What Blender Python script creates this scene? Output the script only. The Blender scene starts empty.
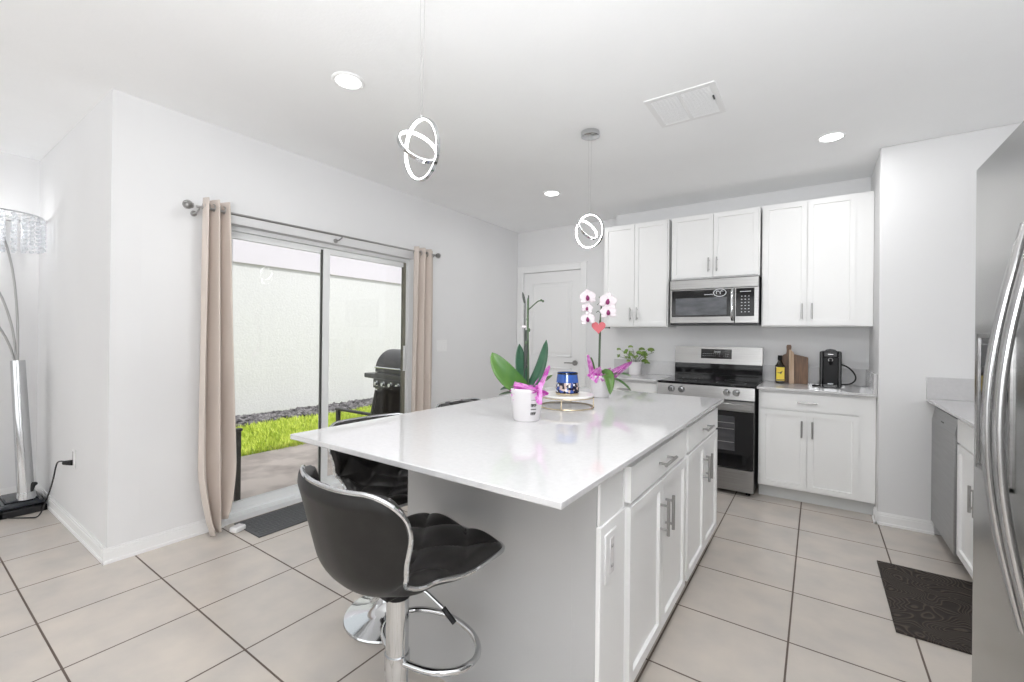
import bpy, bmesh, math, random
from mathutils import Vector, Matrix
random.seed(7)
sc = bpy.context.scene
col = sc.collection
PI = math.pi

# ---------------------------------------------------------------- camera
CAM_H = 1.3065; YAW = .605; ROLL = -.0109; TILT = .0013
cd = bpy.data.cameras.new('camera'); cam = bpy.data.objects.new('camera', cd); col.objects.link(cam)
sc.camera = cam
D = Vector((-math.sin(YAW), math.cos(YAW), 0)); A = Vector((math.cos(YAW), math.sin(YAW), 0)); Z = Vector((0, 0, 1))
F = math.cos(TILT)*D + math.sin(TILT)*Z; U0 = -math.sin(TILT)*D + math.cos(TILT)*Z
Rt = math.cos(ROLL)*A - math.sin(ROLL)*U0; Up = math.sin(ROLL)*A + math.cos(ROLL)*U0
m = Matrix((Rt, Up, -F)).transposed().to_4x4(); m.translation = (0, 0, CAM_H)
cam.matrix_world = m
cd.sensor_fit = 'HORIZONTAL'; cd.sensor_width = 36; cd.lens = 442.2/1024*36
cd.shift_x = (512-511)/1024; cd.shift_y = (335.44-341)/1024
cd.clip_start = .02; cd.clip_end = 100

# ---------------------------------------------------------------- light
w = bpy.data.worlds.new('sky'); sc.world = w; w.use_nodes = True
bg = w.node_tree.nodes['Background']; bg.inputs[0].default_value = (.93, .96, 1, 1); bg.inputs[1].default_value = 1.0
sd = bpy.data.lights.new('sun', 'SUN'); sd.energy = 2.5; sd.angle = .02; sd.color = (1, .985, .97)
sun = bpy.data.objects.new('sun', sd); col.objects.link(sun)
sun.rotation_euler = Vector((-.56, -.12, -.82)).to_track_quat('-Z', 'Y').to_euler()

def area(name, loc, direction, sx, sy, power, color=(1, 1, 1)):
    l = bpy.data.lights.new(name, 'AREA'); l.shape = 'RECTANGLE'; l.size = sx; l.size_y = sy
    l.energy = power; l.color = color
    o = bpy.data.objects.new(name, l); col.objects.link(o); o.location = loc
    o.rotation_euler = Vector(direction).to_track_quat('-Z', 'Y').to_euler()
    return o
area('rear_fill_area', (-1.6, -4.2, 1.3), (0, 1, -.02), 5.6, 2.1, 44, (.95, .98, 1))  # added frontal fill before the closed rear wall, no window modelled there
area('side_fill_area', (1.26, -1.3, 1.35), (-1, .25, -.02), 1.8, 1.7, 17, (.95, .98, 1))  # added fill from the right for aisle fronts and floor, no window there
area('ceiling_bounce_flash', (.05, -.55, 1.5), (.05, .45, 1), 1.1, .8, 84, (.96, .98, 1))
area('left_fill_uplight', (-2.9, -1.6, 1.6), (0, .05, 1), 2.0, 1.6, 7, (.96, .98, 1))  # added upward fill for the left of the room, no fixture behind it

vs = sc.view_settings
vs.view_transform = 'Standard'; vs.look = 'None'; vs.gamma = 1; vs.use_curve_mapping = False; vs.exposure = 0.12
try: sc.cycles.use_denoising = True
except Exception: pass
sc.cycles.max_bounces = 10; sc.cycles.diffuse_bounces = 7; sc.cycles.glossy_bounces = 5; sc.cycles.transparent_max_bounces = 12
sc.cycles.sample_clamp_indirect = 6; sc.cycles.caustics_reflective = False; sc.cycles.caustics_refractive = False

# ---------------------------------------------------------------- materials
def mat(name, color, rough=.5, metal=0, **kw):
    ma = bpy.data.materials.new(name); ma.use_nodes = True
    p = ma.node_tree.nodes['Principled BSDF']
    p.inputs['Base Color'].default_value = (*color, 1); p.inputs['Roughness'].default_value = rough
    p.inputs['Metallic'].default_value = metal
    for k, v in kw.items():
        k = {'spec': 'Specular IOR Level', 'coat': 'Coat Weight', 'sheen': 'Sheen Weight', 'trans': 'Transmission Weight', 'alpha': 'Alpha', 'sub': 'Subsurface Weight'}.get(k, k)
        p.inputs[k].default_value = v
    return ma
def NT(ma): return ma.node_tree.nodes, ma.node_tree.links, ma.node_tree.nodes['Principled BSDF']
def noisy(ma, c1, c2, scale=5, detail=4, stretch=(1, 1, 1), bump=0, bscale=None, lo=.3, hi=.7, dist=.01):
    n, l, p = NT(ma)
    tc = n.new('ShaderNodeTexCoord'); mp = n.new('ShaderNodeMapping'); mp.inputs['Scale'].default_value = stretch
    nz = n.new('ShaderNodeTexNoise'); nz.inputs['Scale'].default_value = scale; nz.inputs['Detail'].default_value = detail
    l.new(tc.outputs['Object'], mp.inputs[0]); l.new(mp.outputs[0], nz.inputs['Vector'])
    r = n.new('ShaderNodeValToRGB'); r.color_ramp.elements[0].position = lo; r.color_ramp.elements[1].position = hi
    r.color_ramp.elements[0].color = (*c1, 1); r.color_ramp.elements[1].color = (*c2, 1)
    l.new(nz.outputs[0], r.inputs[0]); l.new(r.outputs[0], p.inputs['Base Color'])
    if bump:
        b = n.new('ShaderNodeBump'); b.inputs['Strength'].default_value = bump; b.inputs['Distance'].default_value = dist
        n2 = nz
        if bscale:
            n2 = n.new('ShaderNodeTexNoise'); n2.inputs['Scale'].default_value = bscale; n2.inputs['Detail'].default_value = 3
            l.new(mp.outputs[0], n2.inputs['Vector'])
        l.new(n2.outputs[0], b.inputs['Height']); l.new(b.outputs[0], p.inputs['Normal'])
    return ma
def emis(name, c, s):
    ma = mat(name, c, .5); _, _, p = NT(ma)
    p.inputs['Emission Color'].default_value = (*c, 1); p.inputs['Emission Strength'].default_value = s
    return ma

M_wall = noisy(mat('painted_wall', (.78, .78, .78), .85), (.77, .77, .775), (.79, .79, .795), 2, bump=.06, bscale=90, dist=.002)
M_ceil = noisy(mat('textured_ceiling', (.9, .9, .9), .95), (.92, .925, .93), (.935, .94, .945), 3, bump=.25, bscale=60, dist=.003)
M_trim = mat('white_trim_paint', (.86, .86, .86), .4)
M_cab = mat('white_cabinet_paint', (.86, .86, .855), .38)
M_panel = noisy(mat('island_panel_shade_grey', (.6, .6, .6), .45), (.45, .45, .45), (.48, .48, .48), 2, 3, bump=.08, bscale=80, dist=.002)  # grey darkened to stand in for shade under the counter overhang
M_kick = mat('toe_kick_paint', (.62, .63, .63), .5)
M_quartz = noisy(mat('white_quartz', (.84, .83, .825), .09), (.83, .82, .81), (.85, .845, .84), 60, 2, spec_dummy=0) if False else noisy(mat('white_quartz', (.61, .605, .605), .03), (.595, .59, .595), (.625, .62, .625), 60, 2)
M_steel = noisy(mat('brushed_stainless', (.36, .35, .34), .30, .95), (.31, .305, .30), (.38, .375, .37), 3, 2, (1, 1, 60))
M_steelv = noisy(mat('fridge_stainless', (.5, .5, .5), .22, .95), (.40, .40, .395), (.50, .50, .495), 1.5, 3, (1, 1, 3), bump=.10, dist=.02)
M_hand = mat('satin_handle_metal', (.46, .46, .46), .2, 1)
M_dsteel = noisy(mat('dishwasher_stainless', (.4, .4, .4), .38, .85), (.36, .36, .36), (.42, .42, .42), 3, 2, (1, 1, 40))
M_chrome = mat('polished_chrome', (.62, .63, .64), .08, 1)
M_nickel = mat('brushed_nickel', (.42, .415, .41), .28, 1)
M_black = mat('black_gloss_glass', (.008, .008, .009), .06)
M_blackp = mat('black_plastic', (.009, .009, .010), .35, spec=.18)
M_dkgrey = mat('dark_grey_plastic', (.06, .062, .066), .45)
M_leather = noisy(mat('black_leather', (.02, .019, .019), .30, spec=.35), (.016, .015, .015), (.030, .028, .027), 30, 3, bump=.12, bscale=220, dist=.002)
M_leatherb = noisy(mat('dark_leather_shell', (.025, .023, .022), .40, spec=.28), (.014, .013, .0125), (.020, .019, .018), 20, 3, bump=.1, bscale=220, dist=.002)
M_seam = mat('seam_thread', (.01, .01, .01), .6)
M_white = mat('white_plastic', (.84, .84, .84), .35)
M_ceram = mat('white_ceramic', (.76, .74, .75), .18)
M_gold = mat('pale_gold_metal', (.72, .60, .42), .25, 1)
M_marble = noisy(mat('white_marble', (.85, .83, .8), .2), (.82, .80, .77), (.88, .86, .84), 8, 5)
M_leaf = noisy(mat('orchid_leaf', (.08, .2, .04), .3), (.035, .12, .02), (.09, .20, .03), 12, 3, (1, 1, .4))
M_leafd = noisy(mat('dark_orchid_leaf', (.04, .13, .07), .28), (.02, .075, .04), (.055, .13, .08), 12, 3)
M_herb = noisy(mat('herb_leaf', (.16, .27, .05), .4), (.10, .22, .03), (.30, .40, .10), 20, 2)
M_stem = mat('orchid_stem', (.06, .10, .05), .5)
M_stake = mat('dark_stake', (.035, .04, .035), .5)
M_petal = mat('white_petal', (.76, .69, .72), .5)
M_lip = mat('purple_flower_lip', (.25, .02, .13), .45)
M_bark = noisy(mat('bark_mix', (.2, .12, .07), .9), (.12, .07, .04), (.4, .27, .17), 60, 3, bump=.6)
M_heart = mat('coral_pink_felt', (.60, .13, .15), .6)
M_wood1 = noisy(mat('walnut_board', (.22, .11, .05), .45), (.085, .04, .018), (.20, .10, .045), 6, 4, (14, 14, 1))
M_wood2 = noisy(mat('pale_wood_board', (.5, .36, .25), .5), (.42, .29, .19), (.60, .45, .33), 5, 4, (14, 14, 1))
M_yellow = noisy(mat('yellow_label', (.8, .62, .05), .5), (.80, .66, .04), (.75, .48, .10), 18, 2)
M_sign = mat('printed_dark', (.03, .03, .03), .5)
M_print = mat('printed_white', (.75, .77, .8), .5)
M_blue = noisy(mat('blue_mosaic', (.04, .1, .35), .15), (.02, .05, .22), (.10, .28, .62), 45, 3)
M_frame = mat('white_aluminium', (.84, .85, .85), .35)
M_framed = mat('dark_gasket', (.07, .07, .065), .5)
M_bronze = noisy(mat('bronze_screen_frame', (.22, .21, .17), .45), (.19, .18, .145), (.26, .25, .2), 4)
M_curtain = noisy(mat('beige_satin', (.6, .53, .47), .48, sheen=.3), (.60, .525, .47), (.67, .595, .54), 3, 3, (1, 1, .3), bump=.05, bscale=300, dist=.001)
M_rubber = mat('black_rubber', (.012, .012, .013), .6)
M_stonebase = noisy(mat('dark_marble_base', (.03, .035, .045), .25), (.02, .024, .03), (.06, .065, .075), 14, 4)
M_patio_metal = mat('patio_bronze_metal', (.07, .065, .06), .5)
M_bbq = mat('grill_enamel', (.05, .05, .052), .35)

# floor tiles
M_floor = mat('beige_floor_tile', (.6, .5, .45), .22)
n, l, p = NT(M_floor)
tc = n.new('ShaderNodeTexCoord'); mp = n.new('ShaderNodeMapping'); mp.inputs['Location'].default_value = (3.3087+.4597*20, -.8861+.4571*20, 0)
bk = n.new('ShaderNodeTexBrick'); bk.offset = 0; bk.squash = 1
for k, v in {'Scale': 1, 'Mortar Size': .0042, 'Mortar Smooth': .15, 'Brick Width': .4597, 'Row Height': .4571, 'Bias': 0}.items(): bk.inputs[k].default_value = v
bk.inputs['Color1'].default_value = (.57, .53, .485, 1); bk.inputs['Color2'].default_value = (.585, .543, .498, 1); bk.inputs['Mortar'].default_value = (.13, .10, .085, 1)
l.new(tc.outputs['Object'], mp.inputs[0]); l.new(mp.outputs[0], bk.inputs['Vector'])
nz = n.new('ShaderNodeTexNoise'); nz.inputs['Scale'].default_value = 5; nz.inputs['Detail'].default_value = 6
r = n.new('ShaderNodeValToRGB'); r.color_ramp.elements[0].position = .3; r.color_ramp.elements[1].position = .75
r.color_ramp.elements[0].color = (.90, .90, .91, 1); r.color_ramp.elements[1].color = (1.08, 1.05, 1.02, 1)
mx = n.new('ShaderNodeMix'); mx.data_type = 'RGBA'; mx.blend_type = 'MULTIPLY'; mx.inputs[0].default_value = 1
l.new(tc.outputs['Object'], nz.inputs['Vector']); l.new(nz.outputs[0], r.inputs[0]); l.new(bk.outputs['Color'], mx.inputs[6]); l.new(r.outputs[0], mx.inputs[7])
l.new(mx.outputs[2], p.inputs['Base Color'])
b = n.new('ShaderNodeBump'); b.invert = True; b.inputs['Strength'].default_value = .5; b.inputs['Distance'].default_value = .003
l.new(bk.outputs['Fac'], b.inputs['Height']); l.new(b.outputs[0], p.inputs['Normal'])
mr = n.new('ShaderNodeMapRange'); mr.inputs['To Min'].default_value = .26; mr.inputs['To Max'].default_value = .8
l.new(bk.outputs['Fac'], mr.inputs[0]); l.new(mr.outputs[0], p.inputs['Roughness'])

# clear glass: transparent with a fresnel gloss
M_glass = bpy.data.materials.new('window_glass'); M_glass.use_nodes = True
n = M_glass.node_tree.nodes; l = M_glass.node_tree.links; n.remove(n['Principled BSDF'])
t_ = n.new('ShaderNodeBsdfTransparent'); t_.inputs[0].default_value = (.97, .98, .975, 1); g_ = n.new('ShaderNodeBsdfGlossy'); g_.inputs['Roughness'].default_value = 0.0
fr = n.new('ShaderNodeFresnel'); fr.inputs['IOR'].default_value = 1.35; ms = n.new('ShaderNodeMixShader')
l.new(fr.outputs[0], ms.inputs[0]); l.new(t_.outputs[0], ms.inputs[1]); l.new(g_.outputs[0], ms.inputs[2]); l.new(ms.outputs[0], n['Material Output'].inputs[0])
def film(name, c, tr=.4, rough=.15):
    ma = bpy.data.materials.new(name); ma.use_nodes = True
    n = ma.node_tree.nodes; l = ma.node_tree.links; p = n['Principled BSDF']
    p.inputs['Base Color'].default_value = (*c, 1); p.inputs['Roughness'].default_value = rough
    t_ = n.new('ShaderNodeBsdfTransparent'); t_.inputs[0].default_value = (*[min(1, x*1.1+.15) for x in c], 1)
    ms = n.new('ShaderNodeMixShader'); ms.inputs[0].default_value = tr
    l.new(p.outputs[0], ms.inputs[1]); l.new(t_.outputs[0], ms.inputs[2]); l.new(ms.outputs[0], n['Material Output'].inputs[0])
    return ma
M_cello = noisy(film('magenta_cellophane', (.84, .30, .76), .28), (.50, .01, .38), (.92, .55, .88), 34, 3)
M_sling = film('dark_mesh_sling', (.05, .042, .035), .22, .6)
M_crystal = bpy.data.materials.new('cut_crystal'); M_crystal.use_nodes = True
n = M_crystal.node_tree.nodes; l = M_crystal.node_tree.links; n.remove(n['Principled BSDF'])
a_ = n.new('ShaderNodeBsdfTranslucent'); a_.inputs[0].default_value = (.95, .97, 1, 1); g_ = n.new('ShaderNodeBsdfGlossy'); g_.inputs['Roughness'].default_value = .05
t_ = n.new('ShaderNodeBsdfTransparent'); m1 = n.new('ShaderNodeMixShader'); m1.inputs[0].default_value = .25; m2 = n.new('ShaderNodeMixShader'); m2.inputs[0].default_value = .30
l.new(a_.outputs[0], m1.inputs[1]); l.new(g_.outputs[0], m1.inputs[2]); l.new(m1.outputs[0], m2.inputs[1]); l.new(t_.outputs[0], m2.inputs[2]); l.new(m2.outputs[0], n['Material Output'].inputs[0])

# ---------------------------------------------------------------- mesh helpers
class MB:
    def __init__(s): s.bm = bmesh.new()
    def _fin(s, verts, bev, seg=1):
        if bev:
            es = set(e for v in verts for e in v.link_edges)
            bmesh.ops.bevel(s.bm, geom=list(es), offset=bev, segments=seg, affect='EDGES', profile=.7)
    def box(s, x0, x1, y0, y1, z0, z1, bev=0, mi=0, mx=None, seg=1):
        x0, x1 = sorted((x0, x1)); y0, y1 = sorted((y0, y1)); z0, z1 = sorted((z0, z1))
        r = bmesh.ops.create_cube(s.bm, size=1)['verts']
        T = Matrix.Translation(((x0+x1)/2, (y0+y1)/2, (z0+z1)/2)) @ Matrix.Diagonal((x1-x0, y1-y0, z1-z0, 1))
        if mx is not None: T = mx @ T
        for v in r: v.co = T @ v.co
        for f in set(f for v in r for f in v.link_faces): f.material_index = mi
        s._fin(r, bev, seg); return s
    def cyl(s, p0, p1, r0, r1=None, seg=24, cap=True, mi=0):
        p0, p1 = Vector(p0), Vector(p1); r1 = r0 if r1 is None else r1
        d = p1-p0; q = d.to_track_quat('Z', 'Y').to_matrix().to_4x4()
        r = bmesh.ops.create_cone(s.bm, cap_ends=cap, cap_tris=False, segments=seg, radius1=r0, radius2=r1, depth=d.length)['verts']
        T = Matrix.Translation((p0+p1)/2) @ q
        for v in r: v.co = T @ v.co
        for f in set(f for v in r for f in v.link_faces): f.material_index = mi
        return s
    def sph(s, c, r, seg=12, sc=(1, 1, 1), mi=0):
        vs_ = bmesh.ops.create_uvsphere(s.bm, u_segments=seg, v_segments=max(4, seg*2//3), radius=1)['verts']
        for v in vs_: v.co = Vector((v.co.x*r*sc[0]+c[0], v.co.y*r*sc[1]+c[1], v.co.z*r*sc[2]+c[2]))
        for f in set(f for v in vs_ for f in v.link_faces): f.material_index = mi
        return s
    def grid(s, P, closed_u=False, closed_v=False, mi=0):
        vs_ = [[s.bm.verts.new(p) for p in row] for row in P]
        nu, nv = len(P), len(P[0])
        for i in range(nu if closed_u else nu-1):
            for j in range(nv if closed_v else nv-1):
                a, b, c, d = vs_[i][j], vs_[(i+1) % nu][j], vs_[(i+1) % nu][(j+1) % nv], vs_[i][(j+1) % nv]
                try: f = s.bm.faces.new((a, b, c, d)); f.material_index = mi
                except ValueError: pass
        return vs_
    def lathe(s, prof, c=(0, 0, 0), seg=32, mi=0):
        P = [[(c[0]+max(r, 1e-4)*math.cos(2*PI*j/seg), c[1]+max(r, 1e-4)*math.sin(2*PI*j/seg), c[2]+z) for j in range(seg)] for r, z in prof]
        s.grid(P, closed_v=True, mi=mi); return s
    def tube(s, pts, r, seg=10, closed=False, mi=0, smooth=0):
        pts = [Vector(p) for p in pts]
        for _ in range(smooth):
            q = []
            N = len(pts)
            for i in range(N if closed else N-1):
                a, b = pts[i], pts[(i+1) % N]; q += [a*.75+b*.25, a*.25+b*.75]
            pts = q if closed else [pts[0]]+q[1:-1]+[pts[-1]]
        N = len(pts); rows = []; up = None
        for i in range(N):
            if closed: t = pts[(i+1) % N]-pts[i-1]
            else: t = pts[min(i+1, N-1)]-pts[max(i-1, 0)]
            t.normalize()
            if up is None:
                up = t.orthogonal().normalized()
            else:
                up = (up-up.dot(t)*t); up = up.normalized() if up.length > 1e-6 else t.orthogonal().normalized()
            sd_ = t.cross(up)
            rr = r(i/(N-1)) if callable(r) else r
            rows.append([pts[i]+rr*(math.cos(2*PI*k/seg)*up+math.sin(2*PI*k/seg)*sd_) for k in range(seg)])
        g = s.grid(rows, closed_u=closed, closed_v=True, mi=mi)
        if not closed:
            for e in (g[0][::-1], g[-1]):
                try: s.bm.faces.new(e).material_index = mi
                except ValueError: pass
        return s
    def prism(s, outline, axis, a, b, mi=0):
        # outline: list of 2-D points in the plane normal to axis
        def P(u, v, t): return {'x': (t, u, v), 'y': (u, t, v), 'z': (u, v, t)}[axis]
        v0 = [s.bm.verts.new(P(u, v, a)) for u, v in outline]; v1 = [s.bm.verts.new(P(u, v, b)) for u, v in outline]
        fs = [s.bm.faces.new(v0), s.bm.faces.new(v1[::-1])]
        k = len(v0)
        for i in range(k): fs.append(s.bm.faces.new((v0[i], v0[(i+1) % k], v1[(i+1) % k], v1[i])))
        for f in fs: f.material_index = mi
        return s
    def shaker(s, x0, x1, z0, z1, yf, t=.02, fr=.055, dep=.012, flat=False):
        # slab with its face towards -y at yf, recessed panel
        s2 = bmesh.ops.create_cube(s.bm, size=1)['verts']
        T = Matrix.Translation(((x0+x1)/2, yf+t/2, (z0+z1)/2)) @ Matrix.Diagonal((x1-x0, t, z1-z0, 1))
        for v in s2: v.co = T @ v.co
        if not flat:
            f = [f for f in set(f for v in s2 for f in v.link_faces) if f.calc_center_median().y < yf+1e-4][0]
            s.bm.normal_update()
            bmesh.ops.inset_region(s.bm, faces=[f], thickness=fr, depth=0)
            bmesh.ops.inset_region(s.bm, faces=[f], thickness=.002, depth=-dep)
        return s
    def build(s, name, mats, parent=None, smooth=40, origin=None, recalc=True):
        if recalc: bmesh.ops.recalc_face_normals(s.bm, faces=s.bm.faces)
        me = bpy.data.meshes.new(name); o = bpy.data.objects.new(name, me); col.objects.link(o)
        if parent is not None:
            L = Vector(parent.get('_o', (0, 0, 0)))
            off = L; o.parent = parent; o['_o'] = tuple(L)
        else:
            cs = [v.co for v in s.bm.verts]
            if origin is None:
                mn = Vector([min(c[i] for c in cs) for i in range(3)]); mxx = Vector([max(c[i] for c in cs) for i in range(3)])
                origin = ((mn.x+mxx.x)/2, (mn.y+mxx.y)/2, mn.z)
            off = Vector(origin); o.location = off; o['_o'] = tuple(off)
        for v in s.bm.verts: v.co -= off
        s.bm.to_mesh(me); s.bm.free()
        for ma in (mats if isinstance(mats, (list, tuple)) else [mats]): me.materials.append(ma)
        if smooth:
            for pl in me.polygons: pl.use_smooth = True
            try: me.set_sharp_from_angle(angle=math.radians(smooth))
            except Exception: pass
        return o
def tag(o, label, cat, group=None):
    o['label'] = label; o['category'] = cat
    if group: o['group'] = group
    return o
def thing(name, label, cat, loc=(0, 0, 0), rz=0, group=None, at_origin=False):
    # children are modelled in world coordinates around loc unless at_origin
    o = bpy.data.objects.new(name, None); col.objects.link(o); o.empty_display_size = .1
    o.location = loc; o.rotation_euler = (0, 0, rz); o['_o'] = (0, 0, 0) if at_origin else tuple(loc)
    return tag(o, label, cat, group)
def struct(o): o['kind'] = 'structure'; return o
def copy_tree(o, parent=None):
    c = o.copy(); col.objects.link(c)
    if parent is not None: c.parent = parent
    for ch in [x for x in col.objects if x.parent == o]: copy_tree(ch, c)
    return c
def dup(o, loc, rz, label, group=None):
    c = copy_tree(o); c.location = loc; c.rotation_euler = (0, 0, rz); c['label'] = label
    if group: c['group'] = group
    return c
def text_mb(s, size, M, name, ma, parent, ext=.0006):
    cu = bpy.data.curves.new(name, 'FONT'); cu.body = s; cu.size = size; cu.extrude = ext; cu.align_x = 'CENTER'; cu.align_y = 'CENTER'
    to = bpy.data.objects.new(name+'_tmp', cu); col.objects.link(to)
    dg = bpy.context.evaluated_depsgraph_get(); dg.update()
    me = bpy.data.meshes.new_from_object(to.evaluated_get(dg)); bpy.data.objects.remove(to)
    L = Vector(parent.get('_o', (0, 0, 0)))
    me.transform(Matrix.Translation(-L) @ M); me.materials.clear(); me.materials.append(ma)
    o = bpy.data.objects.new(name, me); col.objects.link(o); o.parent = parent; o['_o'] = tuple(L)
    return o
def facing(loc, normal):
    n_ = Vector(normal).normalized(); up = Vector((0, 0, 1)) if abs(n_.z) < .9 else Vector((0, 1, 0))
    x = up.cross(n_).normalized(); y = n_.cross(x)
    mm = Matrix((x, y, n_)).transposed().to_4x4(); mm.translation = loc
    return mm

# ================================================================ SETTING
XL, YC, XF, YD, YK, XP, YP, XR, ZC, YB = -3.284, .7645, -5.168, 4.89, 4.78, .364, 4.085, 1.30, 2.68, -4.5
XJ = -1.875
SY0, SY1, SZ = 1.364, 3.05, 2.055     # slider opening
T = .14
def lshape(z0, z1):
    return MB().prism([(XF-.14, YB-.12), (XR+.15, YB-.12), (XR+.15, 5.05), (XL-T, 5.05), (XL-T, YC+T), (XF-.14, YC+T)], 'z', z0, z1)
struct(lshape(-.12, 0).build('floor', M_floor, origin=(0, 0, 0)))
struct(lshape(ZC, ZC+.2).build('ceiling', M_ceil))
mb = MB(); mb.box(XL-T, XL, YC+T, SY0, 0, ZC); mb.box(XL-T, XL, SY1, 5.05, 0, ZC); mb.box(XL-T, XL, SY0, SY1, SZ, ZC)
struct(mb.build('wall_left', M_wall))
struct(MB().box(XF, XL, YC, YC+T, 0, ZC).build('wall_step', M_wall))
struct(MB().box(XF-.14, XF, YB, YC+T, 0, ZC).build('wall_far_left', M_wall))
# back wall with the pantry door opening
DX0, DX1, DZ = -3.19, -2.36, 2.13
mb = MB(); mb.box(XL, DX0, YD, YD+.12, 0, ZC); mb.box(DX1, XJ, YD, YD+.12, 0, ZC); mb.box(DX0, DX1, YD, YD+.12, DZ, ZC)
mb.box(XJ, XR+.15, YK, YK+.23, 0, ZC)
struct(mb.build('wall_back', M_wall))
struct(MB().box(XP, XR+.15, YP, YK, 0, ZC, .006).build('wall_pillar', M_wall))
struct(MB().box(XR, XR+.15, YB, YP, 0, ZC).build('wall_right', M_wall))
struct(MB().box(XF-.14, XR+.15, YB-.12, YB, 0, ZC).build('wall_behind', M_wall))

def baseb(name, p0, p1, inward):
    # inward: unit vector into the room
    (x0, y0), (x1, y1) = p0, p1; ix, iy = inward; mb = MB()
    for (t, z0, z1) in ((.013, 0, .066), (.010, .066, .078), (.006, .078, .086), (.020, 0, .018)):
        mb.box(min(x0, x1, x0+ix*t, x1+ix*t), max(x0, x1, x0+ix*t, x1+ix*t), min(y0, y1, y0+iy*t, y1+iy*t), max(y0, y1, y0+iy*t, y1+iy*t), z0, z1, .001)
    return struct(mb.build(name, M_trim))
baseb('baseboard_left', (XL, YC-.02), (XL, SY0-.005), (1, 0))
baseb('baseboard_left_rear', (XL, SY1), (XL, YD), (1, 0))
baseb('baseboard_step', (XF, YC), (XL, YC), (0, -1))
baseb('baseboard_far_left', (XF, YB), (XF, YC), (1, 0))
baseb('baseboard_pillar', (XP, YP), (.66, YP), (0, -1))
baseb('baseboard_pillar_side', (XP, YP-.02), (XP, 4.2), (-1, 0))
baseb('baseboard_back', (-2.27, YD), (XJ, YD), (0, -1))

# pantry door ------------------------------------------------------
mb = MB()
for (a, b_, c, d_) in ((XL+.005, DX0, 0, DZ+.08), (DX1, DX1+.08, 0, DZ+.08), (DX0, DX1, DZ, DZ+.08)):
    mb.box(a, b_, YD-.016, YD, c, d_, .004)
mb.box(XL+.005, DX1+.085, YD-.021, YD, DZ+.075, DZ+.086, .002)
struct(mb.build('trim_1', M_trim))
door = bpy.data.objects.new('door_1', None); col.objects.link(door); door.location = ((DX0+DX1)/2, YD+.02, 0); door['_o'] = tuple(door.location); struct(door)
mb = MB(); mb.box(DX0+.004, DX1-.004, YD+.015, YD+.05, .01, DZ-.004)
mb.build('door_leaf', M_trim, door)
mb = MB()
for z0, z1 in ((1.05, 2.0), (.22, .92)):
    a, b_ = DX0+.13, DX1-.12
    for (x0, x1, q0, q1) in ((a, b_, z0, z0+.02), (a, b_, z1-.02, z1), (a, a+.02, z0, z1), (b_-.02, b_, z0, z1)): mb.box(x0, x1, YD+.004, YD+.016, q0, q1, .004)
    mb.box(a+.05, b_-.05, YD+.007, YD+.016, z0+.05, z1-.05, .004)
mb.build('panel_moulding', M_trim, door)
mb = MB(); mb.cyl((-2.43, YD+.015, .985), (-2.43, YD-.005, .985), .032); mb.cyl((-2.43, YD, .985), (-2.43, YD-.045, .985), .010)
mb.tube([(-2.43, YD-.045, .985), (-2.48, YD-.047, .988), (-2.55, YD-.043, .985)], .008)
mb.build('door_handle', M_nickel, door)

# sliding glass door -----------------------------------------------
sl = bpy.data.objects.new('door_2', None); col.objects.link(sl); sl.location = (XL-.09, (SY0+SY1)/2, 0); sl['_o'] = tuple(sl.location); struct(sl)
FX0, FX1 = XL-T, XL-.075
mb = MB()
mb.box(FX0, FX1, SY0, SY0+.03, 0, SZ, .002); mb.box(FX0, FX1, SY1-.03, SY1, 0, SZ, .002); mb.box(FX0+.001, FX1-.001, SY0+.03, SY1-.03, SZ-.03, SZ)
mb.box(FX0+.001, XL+.0, SY0+.03, SY1-.03, .0, .035, .003); mb.box(FX1, XL, SY0, SY0+.03, .0, .034); mb.box(FX1, XL, SY1-.03, SY1, .0, .034); mb.box(FX1-.018, FX1-.010, SY0, SY1, .03, .055); mb.box(FX0+.012, FX0+.020, SY0, SY1, .03, .05)
mb.build('outer_frame', M_frame, sl)
def panel(name, y0, y1, x, t=.03, lw=.045, rw=.045, rm=None):
    fr_ = MB(); z0, z1 = .045, SZ-.035
    fr_.box(x-t/2, x+t/2, y0, y0+lw, z0, z1, .002); fr_.box(x-t/2+.001, x+t/2-.001, y0+lw, y1-rw, z0, z0+.06); fr_.box(x-t/2+.001, x+t/2-.001, y0+lw, y1-rw, z1-.045, z1)
    if rm is None: fr_.box(x-t/2, x+t/2, y1-rw, y1, z0, z1, .002)
    f_ = fr_.build(name, M_frame, sl)
    if rm is not None: MB().box(x-t/2, x+t/2, y1-rw, y1, z0, z1, .002).build('bronze_stile', rm, f_)
    MB().box(x-.003, x+.003, y0+lw-.004, y1-rw+.004, z0+.055, z1-.04).build('glass_pane', M_glass, f_)
    return f_
panel('fixed_panel', SY0+.03, 2.165, FX0+.03)
MB().box(FX0+.046, FX0+.052, 2.108, 2.124, .05, SZ-.05).build('weather_strip', M_framed, sl)
panel('sliding_panel', 2.125, SY1-.028, FX1-.022, lw=.06, rw=.035, rm=M_bronze)
MB().box(FX1-.03, FX1-.012, SY1-.034, SY1-.026, .05, SZ-.04).build('door_gasket', M_framed, sl)
mb = MB(); mb.box(FX1-.006, FX1+.018, SY1-.062, SY1-.045, .95, 1.2, .004); mb.build('pull_handle', M_frame, sl)

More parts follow.
